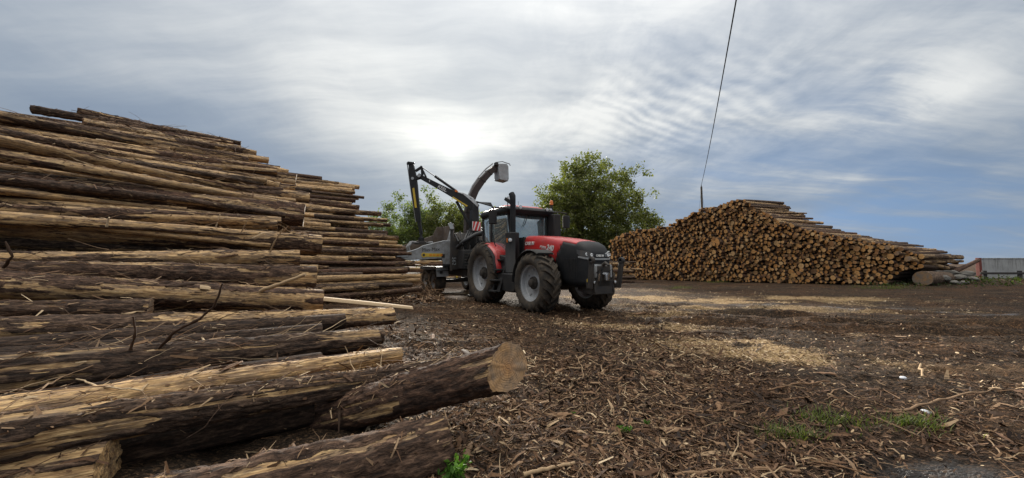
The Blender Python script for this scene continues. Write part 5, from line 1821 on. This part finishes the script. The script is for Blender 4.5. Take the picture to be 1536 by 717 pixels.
M['concrete'] = make_concrete()
WY = 24.2
wl = at_y(1468, 388, WY)
ww = empty('wall', (wl.x, WY, 0)); tag(ww, 'stained pale concrete panel wall with a red steel end post at the right edge', 'wall')
for k in range(3):
    MB().box((.06 + 1.5 + k * 3.02, 0, wl.z / 2 - .1), (3.0, .16, wl.z + .2 - .0)).build('panel', M['concrete'], ww, .012)
MB().box((4.6, 0, wl.z + .02), (9.2, .22, .05)).build('coping', M['concrete'], ww, .008)
M['rustred'] = paint('red_oxide', (.20, .035, .025), .6, .1, .4)
pp = MB().box((-.05, -.02, wl.z / 2), (.16, .2, wl.z + .1)).build('post', M['rustred'], ww, .01)
rails = empty('rail_fence', (wl.x - .6, WY - .7, 0)); tag(rails, 'low black steel rail fence in front of the concrete wall', 'fence')
for z in (.66, .30):
    MB().box((5.0, 0, z), (10.4, .08, .13)).build('rail', M['chassis'], rails, .01)
for x in (.1, 2.25, 4.5, 6.75, 9.0):
    MB().box((x, .05, .35), (.22, .10, .95)).build('post', M['chassis'], rails, .01)

# ------------------------------------------------------------------ stones and rubble by the grey log butt
M['stone'] = paint('rubble', (.17, .16, .145), .9, 0, .6, (.07, .06, .045))
def rock(loc, s, lab, seed_, mat, cat='stone', name='stone', grp=None):
    rg = np.random.default_rng(seed_)
    bm = bmesh.new(); bmesh.ops.create_icosphere(bm, subdivisions=2, radius=1)
    for v in bm.verts:
        n = float(fbm(v.co.x * 1.3 + seed_, v.co.y * 1.3, v.co.z * 1.3, 3)) - .5
        v.co *= 1 + n * .9
        v.co = Vector((v.co.x * s[0], v.co.y * s[1], v.co.z * s[2]))
    me = bpy.data.meshes.new(name); bm.to_mesh(me); bm.free()
    me.materials.append(mat)
    o = link(name, me); o.location = loc; o.rotation_euler = (0, 0, rg.uniform(0, 6))
    tag(o, lab, cat, grp)
    return o


for i, (px, py, y, s) in enumerate(((1412, 417, 21.3, .42), (1425, 409, 22.0, .36), (1438, 416, 21.6, .34), (1449, 411, 22.2, .38), (1458, 419, 21.8, .30), (1405, 409, 22.1, .34), (1432, 424, 20.9, .28), (1447, 424, 21.0, .25))):
    p = at_y(px, py, y)
    p.z = max(p.z, gz(p.x, p.y) + s * .25)
    rock(p, (s, s * .8, s * .45), 'grey rubble stone heaped between the log butt and the wall', 80 + i, M['stone'], grp='rubble stones by the wall')
for i, (px, py, s, lab) in enumerate(((1355, 571, .035, 'small whitish stone half buried, farther of the two pale ones'), (1390, 622, .042, 'small whitish stone beside the bent branch, nearer of the two pale ones'))):
    p = at_z(px, py, 0); p.z = gz(p.x, p.y) + s * .2
    m_ = emitless('pale_stone', (.62, .63, .66), .6)
    rock(p, (s, s * .8, s * .5), lab, 95 + i, m_)

# puddle
pz = at_z(1412, 706, 0)
m, t = newmat('muddy_water')
b = t.n('ShaderNodeBsdfPrincipled', {'Base Color': (.03, .026, .022, 1), 'Roughness': .06, 'Specular IOR Level': .6, 'Normal': bump(t, t.noise(t.n('ShaderNodeTexCoord').outputs['Object'], 14, 3), .05, .01)})
finish(t, b.outputs[0])
pz0 = min(gz(pz.x + dx, pz.y + dy) for dx in (-.1, 0, .1) for dy in (-.08, 0, .08))
ring = [(pz.x + (.42 + .10 * math.sin(3 * a + 1)) * math.cos(a), pz.y + (.22 + .05 * math.cos(2 * a)) * math.sin(a), pz0 + .03) for a in np.linspace(0, 6.28, 25)[:-1]]
tag(MB().add(ring, [list(range(24))]).build('water', m), 'small muddy puddle', kind='structure')

# ------------------------------------------------------------------ bark, chips, twigs and splinters
def make_litter_mat():
    m, t = newmat('bark_litter')
    a = t.n('ShaderNodeAttribute', attribute_name='rnd').outputs['Fac']
    oc = t.n('ShaderNodeTexCoord').outputs['Object']
    n = t.noise(oc, 60, 4, .65)
    c = t.ramp(a, [(0.0, (.014, .008, .005)), (.25, (.050, .027, .015)), (.45, (.12, .063, .033)), (.60, (.21, .12, .062)), (.74, (.26, .17, .10)), (.86, (.40, .28, .16)), (1.0, (.62, .48, .31))])
    c = t.mix(t.step(n, .42, .7, 0, .45), c, t.mix(1.0, c, (.45, .4, .38), 'MULTIPLY'))
    b = t.n('ShaderNodeBsdfPrincipled', {'Base Color': c, 'Roughness': .8, 'Specular IOR Level': .25, 'Normal': bump(t, n, .3, .004)})
    finish(t, b.outputs[0])
    return m


M['litter'] = make_litter_mat()


def flakes(P, N, length, width, rnd, rg, curl=.35, tilt=.35, yaw=None):
    """bent strips lying on a surface: points P with normals N"""
    n = len(P)
    yaw = rg.uniform(0, 2 * np.pi, n) if yaw is None else yaw
    t = np.stack([np.cos(yaw), np.sin(yaw), np.zeros(n)], -1)
    N = N + rg.normal(0, tilt, (n, 3)); N /= np.linalg.norm(N, axis=1)[:, None]
    t = t - N * np.sum(t * N, 1)[:, None]; t /= np.linalg.norm(t, axis=1)[:, None]
    b = np.cross(N, t)
    L, Wd = length[:, None], width[:, None]
    cu = (rg.normal(0, curl, n) * length)[:, None]
    sk = (rg.normal(0, .25, n) * length)[:, None]
    rows = []
    for f, wf in ((-.5, .55), (0., 1.), (.5, .45)):
        c = P + t * L * f + N * cu * (.25 - f * f) + b * sk * (f * f)
        wj = wf * rg.uniform(.7, 1.2, n)[:, None]
        rows += [c - b * Wd * .5 * wj, c + b * Wd * .5 * wj]
    v = np.stack(rows, 1).reshape(-1, 3)
    k = np.arange(n)[:, None] * 6
    f = np.concatenate([k + np.array([0, 1, 3, 2]), k + np.array([2, 3, 5, 4])], 0)
    return v, f, np.repeat(rnd, 6)


def join(parts):
    vs, fs, rs, b = [], [], [], 0
    for v, f, r in parts:
        vs.append(v); fs.append(f + b); rs.append(r); b += len(v)
    return np.concatenate(vs), np.concatenate(fs), np.concatenate(rs)


def twigs(P, D, length, rad, rnd, rg, seg=4, wob=.12):
    """thin bent sticks with three sides"""
    n = len(P)
    D = D / np.linalg.norm(D, axis=1)[:, None]
    a = np.cross(D, rg.normal(0, 1, (n, 3))); a /= np.linalg.norm(a, axis=1)[:, None]
    b = np.cross(D, a)
    rows, off = [], np.zeros((n, 3))
    for i in range(seg + 1):
        f = i / seg
        off = off + (a * rg.normal(0, wob, n)[:, None] + b * rg.normal(0, wob, n)[:, None]) * (length / seg)[:, None]
        c = P + D * (length * f)[:, None] + off
        rr = (rad * (1 - .65 * f))[:, None]
        for k in range(3):
            an = 2.0944 * k
            rows.append(c + (a * math.cos(an) + b * math.sin(an)) * rr)
    m = 3 * (seg + 1)
    v = np.stack(rows, 1).reshape(-1, 3)
    base = np.arange(n)[:, None] * m
    fs = []
    for i in range(seg):
        for k in range(3):
            q = (k + 1) % 3
            fs.append(base + np.array([i * 3 + k, i * 3 + q, (i + 1) * 3 + q, (i + 1) * 3 + k]))
    return v, np.concatenate(fs, 0), np.repeat(rnd, m)


def gnorm(x, y, e=.05):
    dx = (ground_h(x + e, y) - ground_h(x - e, y)) / (2 * e)
    dy = (ground_h(x, y + e) - ground_h(x, y - e)) / (2 * e)
    n = np.stack([-dx, -dy, np.ones_like(dx)], -1)
    return n / np.linalg.norm(n, axis=1)[:, None]


def spot(n, rg, r0, r1, a0, a1, power=1.0):
    """ground points between two distances and two bearings from the camera's foot, thinning outwards"""
    r = np.exp(rg.uniform(np.log(r0), np.log(r1), n) * 1.0)
    a = rg.uniform(a0, a1, n)
    return r * np.sin(a), r * np.cos(a)


def density(x, y):
    """how thickly bark lies: most in the middle by the logs, less on the driven mud to the right"""
    V = x * .34 + (y - 9.6) * .94
    d = .20 + .95 * np.exp(-((x - .8) / 3.0) ** 2)
    d = d * (.30 + 1.3 * sstep(fbm(x * 1.2, y * 1.2, 7.7, 3), .38, .64))
    pd = at_z(1412, 706, 0)
    d = d * (1 - .93 * np.exp(-(((x - pd.x) / .45) ** 4 + ((y - pd.y) / .26) ** 4)))
    Vq = -.6 * x + .8 * y
    d = np.where((Vq > 2.9) & (.8 * x + .6 * y < .9), .0, d)      # under the fallen logs
    return np.clip(d, 0, 1)


rg = np.random.default_rng(77)
parts = []
for n, r0, r1, l0, l1, w0, w1 in ((90000, 1.9, 16, .010, .05, .003, .010), (42000, 1.9, 14, .025, .09, .005, .018), (8500, 1.9, 13, .06, .20, .009, .032)):
    x, y = spot(n, rg, r0, r1, R(-38), R(58))
    k = rg.random(n) < density(x, y)
    x, y = x[k], y[k]; n = len(x)
    sc = 1 + .04 * np.hypot(x, y)
    z = ground_h(x, y) + rg.uniform(.002, .014, n)
    rnd = np.clip(rg.beta(1.5, 2.5, n) * (.45 + .55 * fbm(x * .8, y * .8, 1.1, 3) / .5), 0, 1)
    parts.append(flakes(np.stack([x, y, z], -1), gnorm(x, y), rg.uniform(l0, l1, n) * sc, rg.uniform(w0, w1, n) * sc, rnd, rg))
# pale chips where sawdust lies
x, y = spot(70000, rg, 2.2, 26, R(-14), R(54))
k = rg.random(len(x)) < sawdust(x, y) * .95 + .02
x, y = x[k], y[k]; n = len(x)
sc = 1 + .07 * np.hypot(x, y)
z = ground_h(x, y) + rg.uniform(.002, .012, n)
parts.append(flakes(np.stack([x, y, z], -1), gnorm(x, y), rg.uniform(.012, .04, n) * sc, rg.uniform(.006, .018, n) * sc, rg.uniform(.62, 1.0, n), rg, .2, .3))
v, f, r_ = join(parts)
tag(link('bark_litter', np_mesh('bark_litter', v, f, [M['litter']], False, {'rnd': r_})), 'brown bark flakes and pale chips covering the yard', kind='stuff')
print('litter faces', len(f))

# fine twigs on the ground
x, y = spot(5200, rg, 1.9, 13, R(-36), R(55))
k = rg.random(len(x)) < density(x, y) * .8 + .05
x, y = x[k], y[k]; n = len(x)
z = ground_h(x, y) + rg.uniform(.004, .02, n)
yaw = rg.uniform(0, 6.28, n)
D_ = np.stack([np.cos(yaw), np.sin(yaw), rg.normal(0, .12, n)], -1)
pt = [twigs(np.stack([x, y, z], -1), D_, rg.uniform(.06, .28, n) * (1 + .03 * np.hypot(x, y)), rg.uniform(.0018, .005, n) * (1 + .05 * np.hypot(x, y)), rg.uniform(.25, .9, n), rg)]
v, f, r_ = join(pt)
tag(link('twig_litter', np_mesh('twig_litter', v, f, [M['litter']], False, {'rnd': r_})), 'fine dead twigs scattered over the bark litter', kind='stuff')

# litter caught on the left piles: drop it on the logs
bvh = BVHTree.FromPolygons(BVH_V, BVH_F)
def drop(n, vlo, vhi, umin, umax, rg):
    P, N = [], []
    for _ in range(n):
        V = vlo + (vhi - vlo) * rg.random() ** 1.15
        u = umin + (umax - umin) * rg.random()
        p = uvz(u, V, 9.0)
        h, nn, _i, _d = bvh.ray_cast(p, Vector((0, 0, -1)))
        if h is None: continue
        if nn.z < 0: nn = -nn
        P.append(h + nn * .006); N.append(nn)
    return np.array(P), np.array(N)


P, N = drop(14000, 3.0, 13.9, -5.5, 2.6, rg)
n = len(P)
dist = np.linalg.norm(P, axis=1)
yaw0 = math.atan2(U.y, U.x) + rg.normal(0, .5, n)
big_ = rg.random(n) < .16
L_ = np.where(big_, rg.uniform(.10, .34, n), rg.uniform(.02, .10, n)) * (.7 + .05 * dist)
W_ = np.where(big_, rg.uniform(.008, .028, n), rg.uniform(.005, .02, n)) * (.7 + .05 * dist)
A_ = flakes(P, N, L_, W_, np.clip(rg.beta(2.2, 1.9, n), 0, 1), rg, .4, .4, yaw0)
P2, N2 = drop(2600, 3.0, 13.5, -5.5, 2.6, rg)
n2 = len(P2)
yaw = math.atan2(U.y, U.x) + rg.normal(0, .8, n2) + np.pi * (rg.random(n2) < .5)
B_ = twigs(P2 + np.array([0, 0, .01]), np.stack([np.cos(yaw), np.sin(yaw), rg.normal(.05, .28, n2)], -1), rg.uniform(.12, .55, n2), rg.uniform(.002, .0055, n2) * (.8 + .06 * np.linalg.norm(P2, axis=1)), rg.uniform(.25, .95, n2), rg)
v, f, r_ = join([A_, B_])
tag(link('pile_litter', np_mesh('pile_litter', v, f, [M['litter']], False, {'rnd': r_})), 'torn bark, splinters and twigs caught on the logs of the left piles', kind='stuff')

# tangle of brush at the foot of the rear pile
n = 1500
px_, py_ = rg.uniform(440, 655, n), rg.uniform(424, 452, n)
pp_ = np.array([list(at_z(a, b, 0.0)) for a, b in zip(px_, py_)])
pp_[:, 2] = ground_h(pp_[:, 0], pp_[:, 1]) + rg.uniform(.0, .35, n)
yaw = rg.uniform(0, 6.28, n)
B1 = twigs(pp_, np.stack([np.cos(yaw), np.sin(yaw), rg.normal(.1, .45, n)], -1), rg.uniform(.25, 1.1, n), rg.uniform(.004, .011, n), rg.uniform(.2, .85, n), rg, 5, .22)
n = 5000
px_, py_ = rg.uniform(430, 665, n), rg.uniform(420, 458, n)
pp_ = np.array([list(at_z(a, b, 0.0)) for a, b in zip(px_, py_)])
pp_[:, 2] = ground_h(pp_[:, 0], pp_[:, 1]) + rg.uniform(.0, .16, n)
B2 = flakes(pp_, np.tile([0, 0, 1.0], (n, 1)), rg.uniform(.05, .3, n), rg.uniform(.015, .06, n), rg.beta(2, 2.2, n), rg, .4, .6)
v, f, r_ = join([B1, B2])
tag(link('brush', np_mesh('brush', v, f, [M['litter']], False, {'rnd': r_})), 'tangle of dead branches and bark at the foot of the rear pile', kind='stuff')

# shreds on the rotten log in the foreground
P, N = drop(3500, 1.6, 3.6, -1.2, 1.6, rg)
k = P[:, 2] < .45
P, N = P[k], N[k]; n = len(P)
if n:
    A_ = flakes(P, N, rg.uniform(.02, .14, n), rg.uniform(.004, .018, n), np.clip(rg.beta(3, 2, n), 0, 1), rg, .5, .7)
    tag(link('wood_shreds', np_mesh('wood_shreds', A_[0], A_[1], [M['litter']], False, {'rnd': A_[2]})), 'splinters and shreds lying on the rotten foreground log', kind='stuff')

# ------------------------------------------------------------------ sticks and bark pieces one can pick out
def stick(pts, r0, r1, label, tint=.6, side=None, name='stick', cat='stick', group=None, forks=0):
    """a crooked stick through points; the ends given in world space"""
    rs = np.random.default_rng(abs(hash(label)) % 9999 if False else int(pts[0][0] * 97 + pts[-1][1] * 53) % 9999 + 1)
    P = [Vector(p) for p in pts]
    Q = []
    for i in range(len(P) - 1):
        for k in range(5):
            q = P[i].lerp(P[i + 1], k / 5)
            ln = (P[i + 1] - P[i]).length
            Q.append(q + Vector(rs.normal(0, .012, 3)) * ln)
    Q.append(P[-1])
    rr = [r0 + (r1 - r0) * i / (len(Q) - 1) for i in range(len(Q))]
    rr = [r * (1 + .18 * rs.normal()) for r in rr]
    mb = MB().tube(Q, rr, 8)
    for _ in range(forks):
        i = int(rs.integers(3, len(Q) - 2))
        d = (Q[i + 1] - Q[i]).normalized() + Vector(rs.normal(0, .6, 3)); d.z = abs(d.z) * .4
        L = (P[-1] - P[0]).length * rs.uniform(.15, .35)
        mb.tube([Q[i], Q[i] + d.normalized() * L * .5, Q[i] + d.normalized() * L + Vector((0, 0, .02))], [rr[i] * .7, rr[i] * .45, rr[i] * .2], 6)
    me = mb.mesh(name, M['litter'], 60)
    at = me.attributes.new('rnd', 'FLOAT', 'POINT'); at.data.foreach_set('value', np.full(len(me.vertices), tint, np.float32))
    return tag(link(name, me), label, cat, group)


def gpt(px, py, h=.02):
    p = at_z(px, py, 0.03)
    for _ in range(3):
        p = at_z(px, py, gz(p.x, p.y) + h)
    return p


stick([gpt(1358, 616, .03), gpt(1400, 603, .035), gpt(1445, 592, .03), gpt(1502, 584, .03)], .011, .006, 'long bent branch lying on the mud beside a whitish stone', .70)
stick([gpt(1012, 712), gpt(1080, 707), gpt(1140, 703), gpt(1200, 707)], .012, .010, 'thick straight stick along the bottom edge of the photo', .66)
stick([gpt(905, 497), gpt(1000, 498), gpt(1120, 501)], .012, .008, 'very long thin dark rod lying across the litter in mid yard', .2)
stick([gpt(865, 533), gpt(872, 548), gpt(874, 568)], .007, .004, 'short upright-looking pale twig below the tractor', .78)
stick([gpt(884, 540), gpt(900, 549), gpt(912, 571)], .008, .005, 'hooked pale twig right of the short pale one', .76, forks=1)
stick([gpt(1003, 626), gpt(1040, 618), gpt(1090, 616)], .009, .006, 'forked brown stick in the middle of the near litter', .62, forks=2)
stick([gpt(955, 610), gpt(985, 604), gpt(1010, 612)], .007, .005, 'thin pale stick left of the forked brown one', .74)
stick([gpt(1150, 585), gpt(1190, 578), gpt(1245, 572)], .009, .006, 'grey branch half sunk in the sawdust on the right', .58, forks=2)
stick([gpt(1172, 600), gpt(1215, 595)], .008, .007, 'short grey stick below the half-sunk branch', .55)
stick([gpt(1215, 690), gpt(1262, 700), gpt(1305, 712)], .006, .004, 'thin twig by the grass in the lower right', .6)
stick([gpt(1480, 655), gpt(1500, 680)], .006, .004, 'short pale twig near the lower right corner', .75)
stick([gpt(1060, 480), gpt(1110, 474), gpt(1150, 476)], .012, .008, 'small branch lying on the sawdust behind the sticks', .5)
stick([gpt(690, 560), gpt(725, 590), gpt(730, 620)], .006, .003, 'curved root-like twig beside the sawn foreground log', .5)
stick([gpt(785, 712), gpt(820, 703), gpt(862, 694)], .012, .010, 'pale split stick in front of the green seedling', .82)
stick([gpt(1380, 545), gpt(1384, 565)], .012, .010, 'short pale chip of branch standing out of the mud by the farther whitish stone', .85)
# branches and splinters lying on the near pile
def lpt(px, py, lift=.02):
    d = pray(px, py); o = Vector((0, 0, CAMH))
    h, nn, _i, _d = bvh.ray_cast(o, d)
    return (h - d.normalized() * lift) if h else at_z(px, py, .4)


def lrun(*pp):
    """points of a branch standing up from a log: all at about the first point's distance"""
    a = lpt(*pp[0])
    return [a] + [at_y(q[0], q[1], a.y - (q[2] if len(q) > 2 else .03)) for q in pp[1:]]


stick(lrun((238, 522), (262, 498, .05), (300, 478, .05), (322, 458, .07), (334, 425, .10)), .013, .007, 'dark crooked branch standing up from the near pile at its left middle', .25)
stick(lrun((196, 525, .03), (203, 500, .03), (200, 475, .05)), .012, .006, 'short dark broken branch left of the crooked one', .28)
stick([lpt(50, 590, .02), lpt(95, 565, .04), lpt(140, 548, .05)], .006, .004, 'thin pale twig leaning over the dark foreground log', .7)
stick([lpt(115, 570, .03), lpt(160, 580, .03), lpt(215, 586, .03)], .006, .005, 'yellow strip of wood lying on the foreground log', .93)
stick([lpt(304, 508, .03), lpt(328, 524, .03)], .009, .007, 'short whitish splinter on the dark foreground log', .95)
stick(lrun((390, 436, .06), (420, 426, .06), (458, 412, .06)), .028, .020, 'orange split slab lying aslant on the near pile', .86)
stick([lpt(0, 480, .03), lpt(90, 472, .03), lpt(190, 469, .03)], .009, .006, 'long thin pale stick along the lowest rows at the left', .78)
stick(lrun((405, 378, .04), (412, 362, .06), (424, 344, .10)), .014, .008, 'pale bone-like branch stub standing above the rounded log end', .84, forks=2)
stick(lrun((5, 402, .03), (18, 385, .06), (8, 362, .08)), .020, .012, 'curved dark branch at the left edge of the photo', .25)
stick(lrun((362, 348, .04), (370, 332, .06)), .010, .006, 'small upright splinter on the large light brown log', .8)
stick(lrun((324, 340, .04), (330, 322, .05)), .016, .010, 'whitish torn splinter on the middle of the near pile', 1.0)
stick(lrun((160, 340, .03), (164, 326, .04)), .014, .010, 'pale chip standing on the dark log at the left', 1.0)
stick([lpt(335, 540, .03), lpt(300, 548, .03), lpt(262, 552, .03)], .005, .003, 'fine dark twig beside the pale torn split', .35, forks=2)
# half-round slab that reaches out over the litter
A, B = lpt(300, 432, .05), gpt(618, 463, .16)
mb = MB().loft([[p + VV * a_ * k_ + Vector((0, 0, b_ * k_)) for a_, b_ in ((-.085, -.01), (-.06, .045), (0, .065), (.06, .045), (.085, -.01), (.0, -.03))] for p, k_ in ((A, .6), (A.lerp(B, .35), .9), (A.lerp(B, .7), 1.0), (B, .9))])
me = mb.mesh('split_slab', M['litter'], 60)
at = me.attributes.new('rnd', 'FLOAT', 'POINT'); at.data.foreach_set('value', np.full(len(me.vertices), .90, np.float32))
tag(link('split_slab', me), 'long pale split slab jutting out of the near pile over the litter', 'wood slab')

# larger single pieces of bark
def bark_piece(p, L, wd, yaw, tint, label, curl=.5, group=None):
    rs = np.random.default_rng(int(abs(p.x * 1000 + p.y * 700)) % 9999)
    n, mcols = 7, 5
    vs = []
    for i in range(n):
        f = i / (n - 1) - .5
        wf = (1 - (2 * abs(f)) ** 3) * .8 + .2
        for j in range(mcols):
            g = (j / (mcols - 1) - .5)
            th_ = g * 2 * curl
            vs.append(Vector((f * L, math.sin(th_) / max(curl * 2, .01) * wd * 2 * wf * .5 + rs.normal(0, .004), (math.cos(th_) - math.cos(curl)) * wd * .6 + rs.normal(0, .003) + .03 * L * math.sin(f * 5))))
    fs = [(i * mcols + j, i * mcols + j + 1, (i + 1) * mcols + j + 1, (i + 1) * mcols + j) for i in range(n - 1) for j in range(mcols - 1)]
    me = MB().add(vs, fs).mesh('bark_piece', M['litter'], 60)
    at = me.attributes.new('rnd', 'FLOAT', 'POINT'); at.data.foreach_set('value', np.full(len(me.vertices), tint, np.float32))
    o = link('bark_piece', me); o.location = p
    nn = gnorm(np.array([p.x]), np.array([p.y]))[0]
    o.rotation_euler = (Vector(nn).to_track_quat('Z', 'Y') @ Quaternion((0, 0, 1), yaw)).to_euler()
    solidify(o, .006)
    return tag(o, label, 'bark', group)


for px, py, L, wd, yaw, tint, lab in (
        (715, 521, .42, .07, -.1, .80, 'pale curled strip of bark right behind the sawn log end'),
        (700, 680, .30, .05, .0, .70, 'tan strip of bark in front of the green seedling'),
        (1000, 645, .40, .07, .15, .66, 'reddish strip of bark by the small green weeds'),
        (985, 560, .22, .05, 1.0, .62, 'brown flake of bark under the hooked twig'),
        (835, 622, .26, .06, .1, .62, 'orange-brown bark plate left of the forked stick'),
        (838, 556, .20, .05, .8, .58, 'dark bark plate at the foot of the short pale twig'),
        (1078, 610, .18, .05, 1.3, .6, 'brown bark plate right of the forked stick'),
        (1140, 690, .24, .06, .7, .5, 'rusty bark plate near the bottom edge on the right'),
        (770, 700, .16, .04, .5, .66, 'small reddish flake beside the seedling'),
        (960, 470, .30, .06, .1, .55, 'long bark strip in front of the tractor wheel'),
        (650, 505, .30, .06, .2, .5, 'dark bark strip beside the ends of the fallen logs'),
        (880, 655, .2, .05, 2.0, .45, 'dark bark flake at the centre of the near litter'),
        (1240, 560, .2, .05, .4, .5, 'flat bark flake on the sawdust edge')):
    p = gpt(px, py, .012)
    bark_piece(p, L, wd, yaw, tint, lab)

# torn bark hanging over the logs of the near pile
P, N = drop(46, 3.2, 8.5, -3.2, 2.0, rg)
for p, n_ in zip(P, N):
    o = bark_piece(Vector(p) + Vector(n_) * .012, random.uniform(.16, .42), random.uniform(.03, .075), 0.0, random.choice((.2, .35, .5, .62, .75, .85)), 'torn strip of bark lying on the logs of the near pile', .5, 'torn bark strips on the near pile')
    o.rotation_euler = (Vector(n_).to_track_quat('Z', 'Y') @ Quaternion((0, 0, 1), random.uniform(-.6, .6))).to_euler()

# ------------------------------------------------------------------ grass and small weeds
def grass(px, py, n, rad, h, label):
    c = gpt(px, py, 0)
    rs = np.random.default_rng(int(px))
    x, y = c.x + rs.normal(0, rad, n), c.y + rs.normal(0, rad * .6, n)
    z = ground_h(x, y) - .005
    yaw = rs.uniform(0, 6.28, n); ln = rs.uniform(.4, 1.1, n) * h; lean = rs.uniform(.2, .9, n)
    d = np.stack([np.cos(yaw) * lean, np.sin(yaw) * lean, np.ones(n)], -1); d /= np.linalg.norm(d, axis=1)[:, None]
    s = np.stack([-np.sin(yaw), np.cos(yaw), np.zeros(n)], -1) * .0035
    b = np.stack([x, y, z], -1)
    m1 = b + d * ln[:, None] * .55; tp = b + d * ln[:, None] + np.stack([np.cos(yaw), np.sin(yaw), -.5 * np.ones(n)], -1) * ln[:, None] * .25
    v = np.stack([b - s, b + s, m1 + s * .8, m1 - s * .8, tp + s * .15, tp - s * .15], 1).reshape(-1, 3)
    k = np.arange(n)[:, None] * 6
    f = np.concatenate([k + np.array([0, 1, 2, 3]), k + np.array([3, 2, 4, 5])])
    o = link('grass_tuft', np_mesh('grass_tuft', v, f, [M['grass']], False, {'rnd': np.repeat(rs.random(n), 6)}))
    return tag(o, label, 'grass', kind='stuff')


M['grass'] = make_leaf('grass_blades', (.035, .05, .012), (.075, .10, .022), (.17, .17, .06))
M['weed'] = make_leaf('weed_leaves', (.05, .11, .02), (.09, .19, .035), (.15, .28, .05))
grass(1245, 630, 260, .15, .10, 'loose tuft of grass in the mud, farthest of the three')
grass(1190, 655, 240, .11, .11, 'tuft of grass left of the other two, near the bottom')
grass(1372, 637, 260, .11, .11, 'tuft of grass under the bent branch')
grass(1020, 432, 260, .35, .16, 'small grass patch at the left foot of the right stack')
grass(1075, 424, 260, .5, .2, 'grass patch under the middle of the right stack')
grass(1325, 432, 500, .8, .25, 'bright grass patch in front of the near end of the right stack')


def weed(px, py, h, n, label):
    c = gpt(px, py, 0)
    rs = np.random.default_rng(int(px) + 3)
    root = empty('weed', (c.x, c.y, gz(c.x, c.y))); tag(root, label, 'plant')
    mb = MB(); P = []
    for i in range(n):
        a = rs.uniform(0, 6.28); r = rs.uniform(.2, .95) * h
        tip = Vector((math.cos(a) * r, math.sin(a) * r, h * rs.uniform(.35, .9)))
        mb.tube([(0, 0, -.01), tip * .5 + Vector((0, 0, .1 * h)), tip], [.0025, .002, .0012], 4, False)
        for k in range(6): P.append(tip * rs.uniform(.55, 1.0))
    mb.build('stem', M['weed'], root)
    link('leaves', leaf_mesh('leaves', np.array([list(p) for p in P]), h * .17, M['weed'], rs, h * .12), root)


weed(680, 714, .13, 30, 'bright green leafy seedling beside the rotten foreground log')
weed(938, 650, .07, 9, 'tiny green weed in the litter, left of the reddish bark strip')
weed(972, 638, .05, 7, 'tiny green weed beside the reddish bark strip')
weed(860, 622, .04, 5, 'tiny green sprout on the orange-brown bark plate')
M['bankleaf'] = make_leaf('bank_weed_leaves', (.02, .026, .010), (.035, .05, .016), (.07, .085, .03))
# low weeds and soil plants along the bank under the wall
n = 1500
rs = np.random.default_rng(5)
x, y = rs.uniform(20.5, 32, n), rs.normal(21.6, .8, n)
z = ground_h(x, y) + rs.uniform(-.02, .12, n)
tag(link('bank_weeds', leaf_mesh('bank_weeds', np.stack([x, y, z], -1), .07, M['bankleaf'], rs, .05)), 'low dark weeds growing on the soil bank below the wall', kind='stuff')
